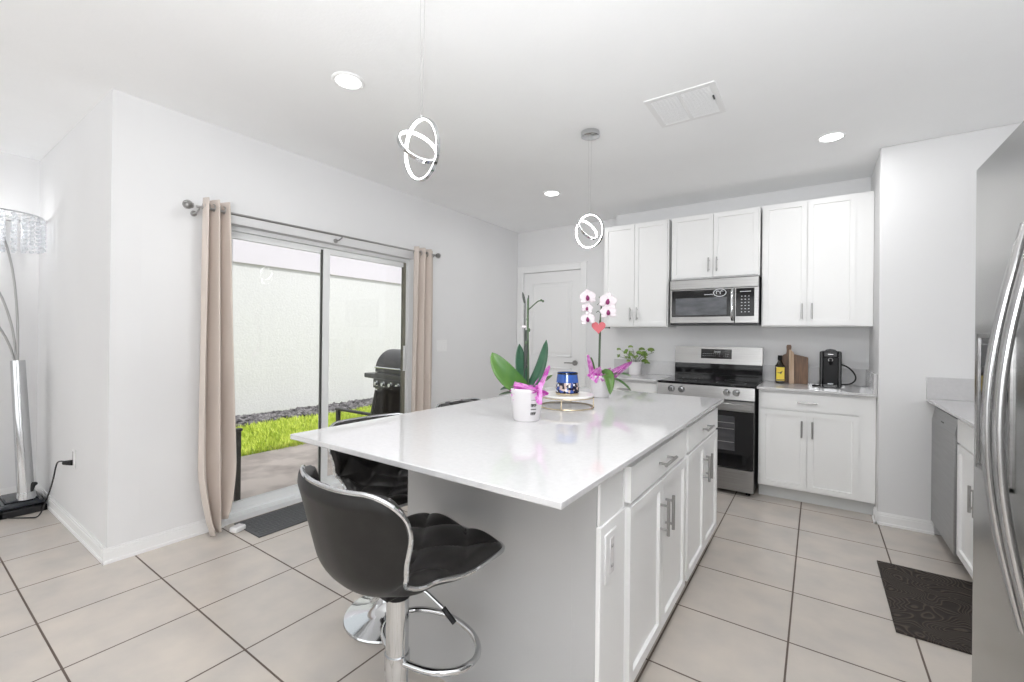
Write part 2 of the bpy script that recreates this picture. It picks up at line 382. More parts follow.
# outside -----------------------------------------------------------
GZ = -.1
M_conc = noisy(mat('patio_concrete', (.5, .43, .40), .85), (.50, .42, .39), (.78, .68, .63), 3.5, 8, bump=.3, bscale=40, lo=.35, hi=.6)
M_stucco = noisy(mat('white_stucco', (.83, .82, .81), .9), (.76, .745, .745), (.82, .805, .805), 20, 4, bump=.5, bscale=30, dist=.012)
M_lav = mat('pale_lavender_trim', (.78, .73, .78), .7)
M_soil = noisy(mat('lawn_soil', (.12, .17, .03), .95), (.10, .13, .03), (.25, .36, .04), 30, 4)
struct(MB().box(-5.38, XL-T, -2, 8, GZ-.2, GZ).build('patio_slab', M_conc))
struct(MB().box(-7.9, -5.38, -2, 14, GZ-.2, GZ-.01).build('lawn_ground', M_soil))
struct(MB().box(-8.1, -7.9, -3, 16, GZ-.2, 2.47).build('wall_neighbour', M_stucco))
struct(MB().box(-8.1, -7.86, -3, 16, 2.47, 3.25, .01).build('trim_2', M_lav))
struct(MB().box(XF-.14, XL-T, YC+T, YC+T+.01, GZ, ZC+.2).build('wall_outside_step', M_stucco))
def stuffed(mb, name, ma, label, cat, **k):
    o = mb.build(name, ma, **k); tag(o, label, cat); o['kind'] = 'stuff'; return o
M_grass = noisy(mat('grass_blade', (.3, .48, .05), .6), (.42, .56, .05), (.85, .90, .18), 14, 2)
mb = MB()
for i in range(19000):
    y = random.uniform(1.9, 8.6); x = random.uniform(-6.99+.08*math.sin(y*3), -5.36+.03*math.sin(y*9)+.02*math.sin(y*23))
    h = random.uniform(.04, .085); a = random.uniform(0, PI); dx, dy = .006*math.cos(a), .006*math.sin(a); lx, ly = random.uniform(-.03, .03), random.uniform(-.03, .03)
    v = [mb.bm.verts.new(q) for q in ((x-dx, y-dy, GZ-.01), (x+dx, y+dy, GZ-.01), (x+dx*.7+lx*.5, y+dy*.7+ly*.5, GZ+h*.6), (x-dx*.7+lx*.5, y-dy*.7+ly*.5, GZ+h*.6), (x+lx*1.3, y+ly*1.3, GZ+h))]
    mb.bm.faces.new(v[:4]); mb.bm.faces.new((v[3], v[2], v[4]))
stuffed(mb, 'lawn_grass', M_grass, 'sunlit bright green strip of lawn grass outside the sliding door', 'grass', recalc=False)
M_rock = noisy(mat('grey_river_rock', (.2, .19, .2), .8), (.025, .022, .025), (.30, .28, .29), 9, 2, lo=.35, hi=.65)
mb = MB()
for i in range(3200):
    y = random.uniform(2.6, 9.5); x = random.uniform(-7.82, -7.07+.08*math.sin(y*3)); s_ = random.uniform(.02, .05)
    r_ = bmesh.ops.create_icosphere(mb.bm, subdivisions=1, radius=s_)['verts']
    sx_, sy_, sz_ = random.uniform(.7, 1.3), random.uniform(.7, 1.3), random.uniform(.5, .9)
    for v in r_: v.co = Vector((v.co.x*sx_+x, v.co.y*sy_+y, v.co.z*sz_+GZ+random.uniform(0, .04)))
stuffed(mb, 'rock_bed', M_rock, 'bed of dark grey and pale pebbles along the foot of the white neighbouring wall', 'rocks', smooth=0)

# patio chairs (modelled at origin, facing -y... arms along y)
def patio_chair(label, loc, rz):
    t = thing('patio_chair', label, 'chair', loc, rz, 'patio chairs outside the sliding door', at_origin=True)
    for sx in (-1, 1):
        mb = MB(); x = sx*.29
        mb.box(x-.018, x+.018, -.30, -.262, 0, .60, .003); mb.build('front_leg', M_patio_metal, t)
        mb = MB(); mb.tube([(x, .34, 0), (x, .20, .38), (x, .27, .60), (x, .34, .86)], .016, 8); mb.build('rear_leg', M_patio_metal, t)
        mb = MB(); mb.box(x-.026, x+.026, -.31, .30, .60, .622, .006); mb.build('armrest', M_patio_metal, t)
    mb = MB(); mb.box(-.29, .29, -.285, -.255, .385, .415, .004); mb.box(-.28, .28, .19, .215, .36, .39, .004)
    for sx in (-1, 1): mb.box(sx*.27-.012, sx*.27+.012, -.28, .2, .375, .405, .003)
    mb.build('seat_frame', M_patio_metal, t)
    P = []
    for k in range(13):
        u = k/12
        if u < .45: y, z = -.28+.48*u/.45, .41-.025*math.sin(PI*u/.45)
        else: q = (u-.45)/.55; y, z = .20+.13*q, .40+.47*q
        P.append([(x_, y+.0, z) for x_ in (-.27, 0, .27)])
    mb = MB(); mb.grid(P); o = mb.build('sling_seat', M_sling, t)
    s_ = o.modifiers.new('solid', 'SOLIDIFY'); s_.thickness = .004
    return t
patio_chair('dark bronze mesh patio chair on the patio, in front of the black grill', (-3.90, 3.12, GZ), -PI/2)
pc2 = [o for o in col.objects if o.name == 'patio_chair'][0]
dup(pc2, (-4.20, 1.44, GZ), PI, 'dark bronze patio chair partly hidden behind the left beige curtain')

# gas grill
g = thing('gas_grill', 'black gas grill with side shelf and silver knobs on the patio by the neighbouring wall', 'grill', (-4.22, 3.85, GZ), -.15, at_origin=True)
mb = MB(); mb.box(-.33, .33, -.24, .24, .10, .70, .006); mb.build('cart', M_bbq, g)
mb = MB(); mb.box(-.34, .34, -.28, .24, .72, .93, .01); mb.build('firebox', M_bbq, g)
prof = [(-.26, .935)]+[(-.26+.25*(1-math.cos(a)), .95+.27*math.sin(a)) for a in [PI/2*k/8 for k in range(9)]]+[(.23, 1.19), (.25, .935)]
mb = MB(); mb.prism(prof, 'x', -.36, .36); mb.build('lid', M_bbq, g)
mb = MB(); mb.tube([(-.28, -.26, 1.0), (-.28, -.31, 1.0), (.28, -.31, 1.0), (.28, -.26, 1.0)], .010); mb.build('lid_handle', M_chrome, g)
for s_ in (-1, 1):
    mb = MB(); mb.box(s_*.36, s_*.68, -.24, .22, .84, .90, .008); mb.build('side_shelf', M_bbq, g)
mb = MB(); mb.box(-.34, .34, -.30, -.275, .74, .86, .005); mb.build('control_panel', M_bbq, g)
for k in range(4):
    mb = MB(); x = -.24+.16*k; mb.cyl((x, -.30, .80), (x, -.335, .80), .027, .022); mb.cyl((x, -.30, .80), (x, -.306, .80), .034); mb.build('knob', M_chrome, g)
for sx in (-1, 1):
    for sy in (-1, 1):
        mb = MB(); mb.cyl((sx*.29, sy*.2-.02, .05), (sx*.29, sy*.2+.02, .05), .05); mb.build('wheel', M_blackp, g)

# ================================================================ CEILING
def downlight(name, x, y, label):
    t = thing(name, label, 'ceiling light', (x, y, ZC), 0, 'recessed ceiling lights', at_origin=True)
    mb = MB(); mb.lathe([(.086, 0), (.086, -.004), (.078, -.009), (.066, -.006), (.064, 0)]); mb.build('trim_ring', M_white, t)
    mb = MB(); mb.lathe([(.0001, -.004), (.065, -.004)]); mb.build('lens', M_ledlens, t, recalc=False)
    l_ = bpy.data.lights.new('downlight_beam', 'AREA'); l_.shape = 'DISK'; l_.size = .12; l_.energy = 5; l_.color = (1, 1, 1)
    o = bpy.data.objects.new('downlight_beam', l_); col.objects.link(o); o.parent = t; o.location = (0, 0, -.012)
    return t
M_ledlens = emis('led_lens', (1, 1, 1), 6)
dl = downlight('recessed_downlight', -2.10, 1.46, 'round recessed ceiling light nearest the left wall, beside the near pendant')
dup(dl, (.07, 3.69, ZC), 0, 'round recessed ceiling light in front of the right tall wall cabinets')
dup(dl, (-2.10, 3.70, ZC), 0, 'round recessed ceiling light in the far left corner near the pantry door')
dl4 = dup(dl, (.05, 1.2, ZC), 0, 'added recessed ceiling light over the aisle, outside the frame')
for o in [q for q in col.objects if q.parent == dl4 and q.type == 'LIGHT']: o.data = o.data.copy(); o.data.energy = 11  # unseen extra downlight, beam boosted to brighten the aisle

v = thing('ceiling_vent', 'white square air vent with two louvred panels on the ceiling', 'vent', (-.65, 2.735, ZC), 0)
mb = MB()
for a in ((-.84, -.46, 2.545, 2.575), (-.84, -.46, 2.895, 2.925), (-.84, -.81, 2.575, 2.895), (-.49, -.46, 2.575, 2.895), (-.662, -.642, 2.575, 2.895)): mb.box(a[0], a[1], a[2], a[3], ZC-.006, ZC-.0005, 0)
mb.build('frame', M_white, v)
for x0, x1 in ((-.81, -.662), (-.642, -.49)):
    mb = MB()
    k = 0; y = 2.585
    while y < 2.89:
        mb.box(x0, x1, -.006, .006, -.0012, .0012, mx=Matrix.Translation((0, y, ZC-.0055)) @ Matrix.Rotation(.35, 4, 'X')); y += .0135
    mb.box(x0, x1, 2.575, 2.895, ZC-.003, ZC-.0006)
    mb.build('louvre_panel', M_white, v)
mb = MB(); mb.box(-.494, -.486, 2.68, 2.72, ZC-.014, ZC-.006); mb.build('damper_lever', M_dkgrey, v)

# pendants
M_led = emis('led_strip', (1, 1, 1), 9)
def ring(t, R, M, name, W=.013):
    N = 72; P = []; E_ = []
    for i in range(N):
        a = 2*PI*i/N; c, s_ = math.cos(a), math.sin(a)
        P.append([M @ Vector((r_*c, r_*s_, z_)) for r_, z_ in ((R, -W/2), (R, W/2), (R-.005, W/2), (R-.005, -W/2))])
        E_.append([M @ Vector((r_*c, r_*s_, z_)) for r_, z_ in ((R-.0045, -W/2+.001), (R-.0045, W/2-.001), (R-.010, W/2-.002), (R-.010, -W/2+.002))])
    mb = MB(); mb.grid(P, True, True); o = mb.build(name, M_chrome, t)
    mb = MB(); mb.grid(E_, True, True); mb.build('led_strip', M_led, o)
def pendant(label, x, y):
    t = thing('ring_pendant', label, 'pendant light', (x, y, ZC), 0, 'pendant lights over the island', at_origin=True)
    mb = MB(); mb.cyl((0, 0, 0), (0, 0, -.028), .062, .062, 40); mb.cyl((0, 0, -.028), (0, 0, -.032), .058, .05, 40); mb.build('canopy', M_chrome, t)
    zc = -.665
    mb = MB(); mb.cyl((-.012, 0, -.03), (-.004, 0, zc+.12), .0005, seg=6); mb.cyl((.012, 0, -.03), (.004, 0, zc+.12), .0005, seg=6); mb.build('suspension_wire', M_nickel, t)
    ring(t, .115, Matrix.Translation((0, 0, zc)) @ Matrix.Rotation(math.radians(-8), 4, D) @ Matrix.Rotation(YAW+math.radians(-46), 4, 'Z') @ Matrix.Rotation(math.radians(90), 4, 'X'), 'large_ring')
    ring(t, .084, Matrix.Translation(Vector((0, 0, zc+.012))-A*.010) @ Matrix.Rotation(YAW+math.radians(38), 4, 'Z') @ Matrix.Rotation(math.radians(58), 4, 'X'), 'small_ring')
    mb = MB(); mb.cyl((0, 0, zc+.127), (0, 0, zc+.112), .008); mb.build('wire_clamp', M_chrome, t)
    return t
pn = pendant('glowing double ring pendant, the nearer of the two over the island', -1.25, 1.19)
dup(pn, (-1.262, 2.735, ZC), 0, 'glowing double ring pendant with chrome canopy in view, the farther one over the island')

# ================================================================ CABINETRY (local: front -y at y=0, x right, origin on floor)
def handle(t, name, x0, z0, x1, z1, yf=-.02, r=.0065):
    mb = MB(); y = yf-.032; v_ = Vector((x1-x0, 0, z1-z0)).normalized()
    a, b_ = Vector((x0, y, z0)), Vector((x1, y, z1))
    mb.cyl(a, b_, r, seg=12)
    for q in (a+v_*.022, b_-v_*.022): mb.cyl(q, q+Vector((0, 32e-3, 0)), r*.8, seg=10)
    return mb.build(name, M_nickel, t)
def cabinet(name, label, loc, rz, w_, d_, z0, z1, drawers=(), doors=(), kick=0, body_x=None, group=None):
    t = thing(name, label, 'cabinet', loc, rz, group, at_origin=True)
    bx0, bx1 = body_x or (0, w_)
    mb = MB(); mb.box(bx0, bx1, 0, d_, z0, z1, .0015); mb.build('body', M_cab, t)
    if kick: MB().box(bx0, bx1, .07, .09, 0, z0+.001).build('toe_kick', M_kick, t)
    for (x0, x1, a, b_, h) in drawers:
        o = MB().shaker(x0, x1, a, b_, -.02, flat=True).build('drawer', M_cab, t, smooth=30)
        if h: handle(o, 'handle', (x0+x1)/2-h/2, (a+b_)/2, (x0+x1)/2+h/2, (a+b_)/2)
    for (x0, x1, a, b_, hx, hz0, hz1) in doors:
        o = MB().shaker(x0, x1, a, b_, -.02).build('door', M_cab, t, smooth=30)
        if hx is not None: handle(o, 'handle', hx, hz0, hx, hz1)
    return t
FU = 4.46   # body front of upper cabinets
def upper(label, x0, x1, z0, z1, hz, bx1=None):
    w_ = x1-x0; m_ = w_/2
    t = cabinet('wall_cabinet', label, (x0, FU, 0), 0, w_, YK-FU-.002, z0, z1, (), ((.012, m_-.002, z0+.012, z1-.012, m_-.035, hz, hz+.13), (m_+.002, w_-.012, z0+.012, z1-.012, m_+.035, hz, hz+.13)), body_x=(0, bx1-x0 if bx1 else w_), group='white wall cabinets above the range wall')
    return t
upper('tall white wall cabinet left of the microwave, nearest the pantry door', -1.88, -1.205, 1.413, 2.476, 1.48)
upper('short white wall cabinet directly above the microwave', -1.178, -.418, 1.865, 2.476, 1.925)
upper('tall white wall cabinet right of the microwave', -.403, .262, 1.413, 2.476, 1.475, bx1=XP-.002)
MB().box(XP-.10, XP-.002, FU-.006, FU-.001, 1.413, 2.476)
cabinet('base_cabinet', 'white base cabinet with one drawer and two doors right of the range', (-.392, 4.19, 0), 0, .66, YK-4.192, .105, .895,
        drawers=((.015, .655, .745, .872, .13),), doors=((.015, .333, .118, .733, .30, .535, .665), (.337, .655, .118, .733, .37, .535, .665)), kick=1, body_x=(0, XP+.392-.002))
cabinet('base_cabinet', 'white base cabinet left of the range, under the small green plant', (-1.86, 4.19, 0), 0, .65, YK-4.192, .105, .895,
        drawers=((.015, .64, .745, .872, .13),), doors=((.015, .325, .118, .733, .29, .535, .665), (.329, .64, .118, .733, .36, .535, .665)), kick=1)
# island cabinets: face +x
IXF = -.533
for i, (y0, lab) in enumerate(((1.452, 'white island cabinet nearer the camera with one drawer and two doors'), (2.270, 'white island cabinet nearer the range with one drawer and two doors'))):
    cabinet('island_cabinet', lab, (IXF, y0, 0), PI/2, .80, .58, .10, .895,
            drawers=((.014, .786, .744, .866, .16),), doors=((.014, .397, .112, .728, .363, .515, .655), (.403, .786, .112, .728, .437, .515, .655)), kick=1, group='island cabinets facing the aisle')
t = thing('kitchen_island', 'white kitchen island base with plain panels and an outlet on its end post', 'island', (-1.0, 2.1, 0))
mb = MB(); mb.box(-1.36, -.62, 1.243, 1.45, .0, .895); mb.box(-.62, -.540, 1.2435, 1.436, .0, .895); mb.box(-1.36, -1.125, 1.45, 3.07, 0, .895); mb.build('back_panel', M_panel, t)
mb = MB(); mb.box(-.540, -.525, 1.240, 1.438, .0, .735, .002); mb.box(-.540, -.530, 1.247, 1.438, .7352, .895, .002); mb.build('end_post', M_cab, t)
mb = MB(); mb.box(-.519, -.5251, 1.268, 1.358, .552, .706, .003); ol = mb.build('outlet_plate', M_white, t)
mb = MB()
mb.box(-.5165, -.519, 1.297, 1.329, .576, .686, .001); mb.build('outlet_socket', M_ceram, ol)
for zz in (.655, .594): MB().prism([(1.306, zz), (1.320, zz), (1.320, zz+.009), (1.317, zz+.009), (1.317, zz+.002), (1.309, zz+.002), (1.309, zz+.009), (1.306, zz+.009)], 'x', -.5166, -.5160).build('outlet_slot', M_dkgrey, ol)

def slab(name, label, x0, x1, y0, y1, z0=.895, z1=.915, strips=()):
    t = thing(name, label, 'countertop', ((x0+x1)/2, (y0+y1)/2, z0))
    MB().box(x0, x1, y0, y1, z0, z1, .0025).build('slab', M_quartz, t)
    for s_ in strips: MB().box(*s_, z1, z1+.145, .002).build('backsplash_strip', M_quartz, t)
    return t
slab('island_countertop', 'glossy white quartz countertop of the kitchen island', -1.686, -.493, .931, 3.145)
slab('quartz_countertop', 'white quartz countertop right of the range under the black coffee maker', -.402, XP-.002, 4.125, YK-.001, strips=((-.402, XP-.022, YK-.021, YK-.001), (XP-.021, XP-.001, 4.13, YK-.001)))
slab('quartz_countertop', 'white quartz countertop left of the range under the small green plant', -1.875, -1.21, 4.125, YK-.001, strips=((-1.875, -1.21, YK-.021, YK-.001),))
slab('quartz_countertop', 'white quartz countertop above the dishwasher beside the refrigerator', .615, XR-.001, 1.80, YP-.001, strips=((.615, XR-.022, YP-.021, YP-.001), (XR-.021, XR-.001, 1.80, YP-.001)))
# right run: faces -x (rotz -90: local x -> -y)
cabinet('sink_cabinet', 'white base cabinet between the dishwasher and the refrigerator', (.67, 3.462, 0), -PI/2, .90, .60, .105, .895,
        drawers=((.012, .448, .742, .872, 0), (.452, .888, .742, .872, 0)), doors=((.012, .448, .118, .730, .41, .47, .60), (.452, .888, .118, .730, .49, .47, .60)), kick=1)
cabinet('end_cabinet', 'narrow white base cabinet hidden beside the refrigerator', (.67, 2.560, 0), -PI/2, .75, .60, .105, .895, doors=((.012, .738, .118, .872, .70, .6, .73),), kick=1)
t = thing('dishwasher', 'grey stainless dishwasher under the right countertop against the wall', 'dishwasher', (.67, 3.77, 0), -PI/2, at_origin=True)
# local x runs towards -y world: world y = 3.77 - x
MB().box(-.30, .30, .01, .58, .10, .865, .002).build('tub', M_dkgrey, t)
mb = MB(); mb.box(-.299, .299, -.028, .010, .10, .775, .004); mb.prism([(-.028, .775), (.01, .775), (.01, .862), (-.012, .862)], 'x', -.299, .299)
dd = mb.build('door', M_dsteel, t)
MB().box(-.26, .26, -.008, .012, .862, .882, .002).build('control_strip', M_black, dd)
MB().box(-.03, .03, -.029, -.0265, .80, .806).build('badge', M_blackp, dd)
MB().box(-.298, .298, .05, .07, 0, .10).build('toe_kick', M_dkgrey, t)

# ================================================================ RANGE
t = thing('electric_range', 'stainless steel electric range with black glass cooktop and four knobs', 'range', (-.805, 4.44, 0))
x0, x1 = -1.196, -.412
MB().box(x0+.004, x1-.004, 4.13, 4.775, .03, .898, .002).build('body', M_dkgrey, t)
mb = MB(); mb.box(x0, x1, 4.105, 4.72, .898, .918, .004); ck = mb.build('cooktop', M_black, t)
for (cx_, cy_, r_) in ((-1.0, 4.26, .10), (-.61, 4.26, .115), (-1.0, 4.53, .075), (-.61, 4.53, .09)):
    mb = MB(); mb.lathe([(r_, .9184), (r_+.003, .9186), (r_+.006, .9184)], (cx_, cy_, 0), 40); mb.build('burner_ring', M_dkgrey, ck)
MB().prism([(4.085, .795), (4.14, .795), (4.14, .897), (4.098, .897)], 'x', x0, x1).build('control_panel', M_steel, t)
for kx in (-1.071, -.985, -.619, -.547):
    mb = MB(); mb.cyl((kx, 4.092, .853), (kx, 4.084, .852), .030, .028); mb.cyl((kx, 4.086, .852), (kx, 4.058, .849), .021, .018); mb.box(kx-.003, kx+.003, 4.052, 4.058, .835, .865, .001); mb.build('knob', M_chrome, t)
mb = MB(); mb.box(x0+.002, x1-.002, 4.095, 4.13, .225, .785, .004); od = mb.build('oven_door', M_steel, t)
mb = MB(); mb.box(x0+.004, x1-.004, 4.0925, 4.1, .228, .70, .001); mb.build('door_glass', M_black, od)
M_ovwin = noisy(mat('oven_window', (.06, .06, .065), .1), (.045, .045, .05), (.085, .085, .09), 4, 3, (1, 1, 5))
mb = MB(); mb.box(-1.05, -.555, 4.0915, 4.0925, .37, .655, .0004); ow = mb.build('oven_window', M_ovwin, od)
mb = MB()
for zz in (.44, .55, .60): mb.box(-1.045, -.56, 4.0908, 4.0915, zz-.0025, zz+.0025)
mb.build('oven_rack', M_nickel, od)
mb = MB(); mb.box(x0+.02, x1-.01, 4.052, 4.068, .713, .768, .006); mb.box(x0+.03, x0+.06, 4.06, 4.1, .73, .755, .003); mb.box(x1-.05, x1-.02, 4.06, 4.1, .73, .755, .003); mb.build('oven_handle', M_steel, od)
MB().box(x0+.002, x1-.002, 4.098, 4.13, .035, .218, .004).build('storage_drawer', M_steel, t)
mb = MB(); mb.box(x0, x1, 4.70, 4.775, .90, 1.06, .002); mb.build('backguard', M_black, t)
mb = MB(); mb.prism([(4.69, 1.058), (4.775, 1.058), (4.775, 1.222), (4.708, 1.222)], 'x', x0, x1); pn2 = mb.build('control_console', M_steel, t)
mb = MB(); mb.prism([(4.6905, 1.108), (4.70, 1.108), (4.72, 1.20), (4.702, 1.20)], 'x', -.945, -.67); dsp = mb.build('display', M_black, pn2)
n_ = Vector((0, -1, .11)).normalized()
text_mb('10:08', .028, facing((-.80, 4.6985, 1.172), n_), 'clock_digits', M_print, dsp)
mb = MB()
for k in range(14):
    for zz in (1.13, 1.15):
        if random.random() < .8: mb.box(-.93+k*.0185, -.93+k*.0185+.009, 4.6925+(zz-1.11)*.12-.0012, 4.6935+(zz-1.11)*.12, zz, zz+.005)
mb.build('key_markings', M_print, dsp)
mb = MB()
for zz in (.945, 1.0): mb.tube([(x0+.03, 4.697, zz), (x1-.03, 4.697, zz)], .004, 8)
mb.build('vent_ridge', M_black, t)
mb = MB()
for fx in (x0+.05, x1-.05):
    for fy in (4.17, 4.7): mb.cyl((fx, fy, 0), (fx, fy, .035), .018)
mb.build('levelling_feet', M_blackp, t)

# ================================================================ MICROWAVE
t = thing('microwave', 'stainless over-the-range microwave with black door and keypad below the short cabinet', 'microwave', (-.795, 4.6, 1.43))
x0, x1 = -1.172, -.418
MB().box(x0, x1, 4.425, 4.775, 1.432, 1.862, .002).build('case', M_dkgrey, t)
MB().box(x0, x1, 4.395, 4.425, 1.765, 1.855, .004).build('vent_grille', M_steel, t)
MB().box(-.607, x1, 4.398, 4.425, 1.445, 1.764, .003).build('keypad_frame', M_steel, t)
d_ = MB().box(x0, -.609, 4.395, 4.425, 1.445, 1.764, .004).build('door', M_steel, t)
MB().box(x0+.018, -.64, 4.393, 4.397, 1.505, 1.755, .001).build('door_glass', M_black, d_)
M_mwin = noisy(mat('microwave_window', (.09, .095, .11), .15), (.07, .075, .085), (.13, .135, .15), 8, 3, (1, 1, 3))
MB().box(-1.118, -.672, 4.392, 4.3935, 1.522, 1.682, .0003).build('window_mesh', M_mwin, d_)
mb = MB(); mb.tube([(-.625, 4.397, 1.475), (-.625, 4.36, 1.50), (-.625, 4.352, 1.61), (-.625, 4.36, 1.73), (-.625, 4.397, 1.755)], .013, 12, smooth=2); mb.build('door_handle', M_chrome, d_)
kp = MB().box(-.598, -.452, 4.394, 4.399, 1.505, 1.755, .001).build('keypad', M_black, t)
mb = MB()
for r_ in range(6):
    for c_ in range(3):
        mb.box(-.556+c_*.028, -.556+c_*.028+.010, 4.3932, 4.394, 1.54+r_*.028, 1.546+r_*.028)
mb.box(-.565, -.480, 4.3932, 4.394, 1.722, 1.727)
mb.build('keypad_print', M_print, kp)['kind'] = 'stuff'
mb = MB(); N = 40
mb.tube([(-.73+.052*math.cos(2*PI*k/N), 4.3915, 1.722+.034*math.sin(2*PI*k/N)) for k in range(N)], .0035, 6, closed=True)
for s_ in (-1, 1): mb.tube([(-.73+s_*.016+.014*math.cos(a), 4.3915, 1.722+.016*math.sin(a)) for a in [PI*.2+k*.3 for k in range(12)]], .003, 6)
mb.build('round_sticker', M_print, d_)
mb = MB()
for k in range(8): mb.box(-.86+k*.009, -.854+k*.009, 4.3922, 4.393, 1.706, 1.713)
mb.build('badge_lettering', M_print, d_)

# ================================================================ REFRIGERATOR (front -x at .355)
t = thing('refrigerator', 'tall stainless side-by-side refrigerator with two curved handles at the right edge', 'refrigerator', (.8, 1.27, 0))
FYa, FYs, FYb = .80, 1.315, 1.722
MB().box(.42, 1.18, FYa+.004, FYb-.004, .02, 1.765, .004).build('cabinet_body', M_dkgrey, t)
d1 = MB().box(.355, .412, FYs+.003, FYb, .06, 1.782, .010).build('freezer_door', M_steelv, t)
d2 = MB().box(.355, .412, FYa, FYs-.003, .06, 1.782, .010).build('refrigerator_door', M_steelv, t)
MB().box(.3535, .357, 1.435, 1.662, .985, 1.315, .001).build('dispenser', M_black, d1)
mb = MB()
for a in ((1.425, 1.672, 1.315, 1.327), (1.425, 1.672, .973, .985), (1.662, 1.672, .973, 1.327), (1.425, 1.435, .973, 1.327)): mb.box(.350, .357, *a, .001)
mb.build('dispenser_frame', M_steel, d1)
MB().box(.350, .354, 1.46, 1.635, 1.24, 1.30, .002).build('dispenser_panel', M_dkgrey, d1)
def fhandle(dr, y):
    pts = []; N = 24
    for k in range(N+1):
        s_ = -1+2*k/N
        pts.append((.353-.054*max(math.cos(s_*PI/2), 0), y, 1.13+.42*s_))
    mb = MB(); rows = []
    for i, p_ in enumerate(pts):
        p_ = Vector(p_); a = Vector(pts[max(i-1, 0)]); b_ = Vector(pts[min(i+1, N)]); tt = (b_-a).normalized(); nn = Vector((0, 1, 0)); oo = tt.cross(nn)
        rows.append([p_+nn*.012*math.cos(q)+oo*.009*math.sin(q) for q in [2*PI*k/14 for k in range(14)]])
    mb.grid(rows, closed_v=True); mb.build('handle', M_hand, dr)
fhandle(d1, FYs+.038); fhandle(d2, FYs-.038)
MB().box(.375, .44, FYa+.01, FYb-.01, 0.0, .058, .002).build('base_grille', M_dkgrey, t)
mb = MB(); mb.box(.39, .47, FYs-.06, FYs+.06, 1.782, 1.797, .003); mb.build('hinge_cover', M_dkgrey, t)

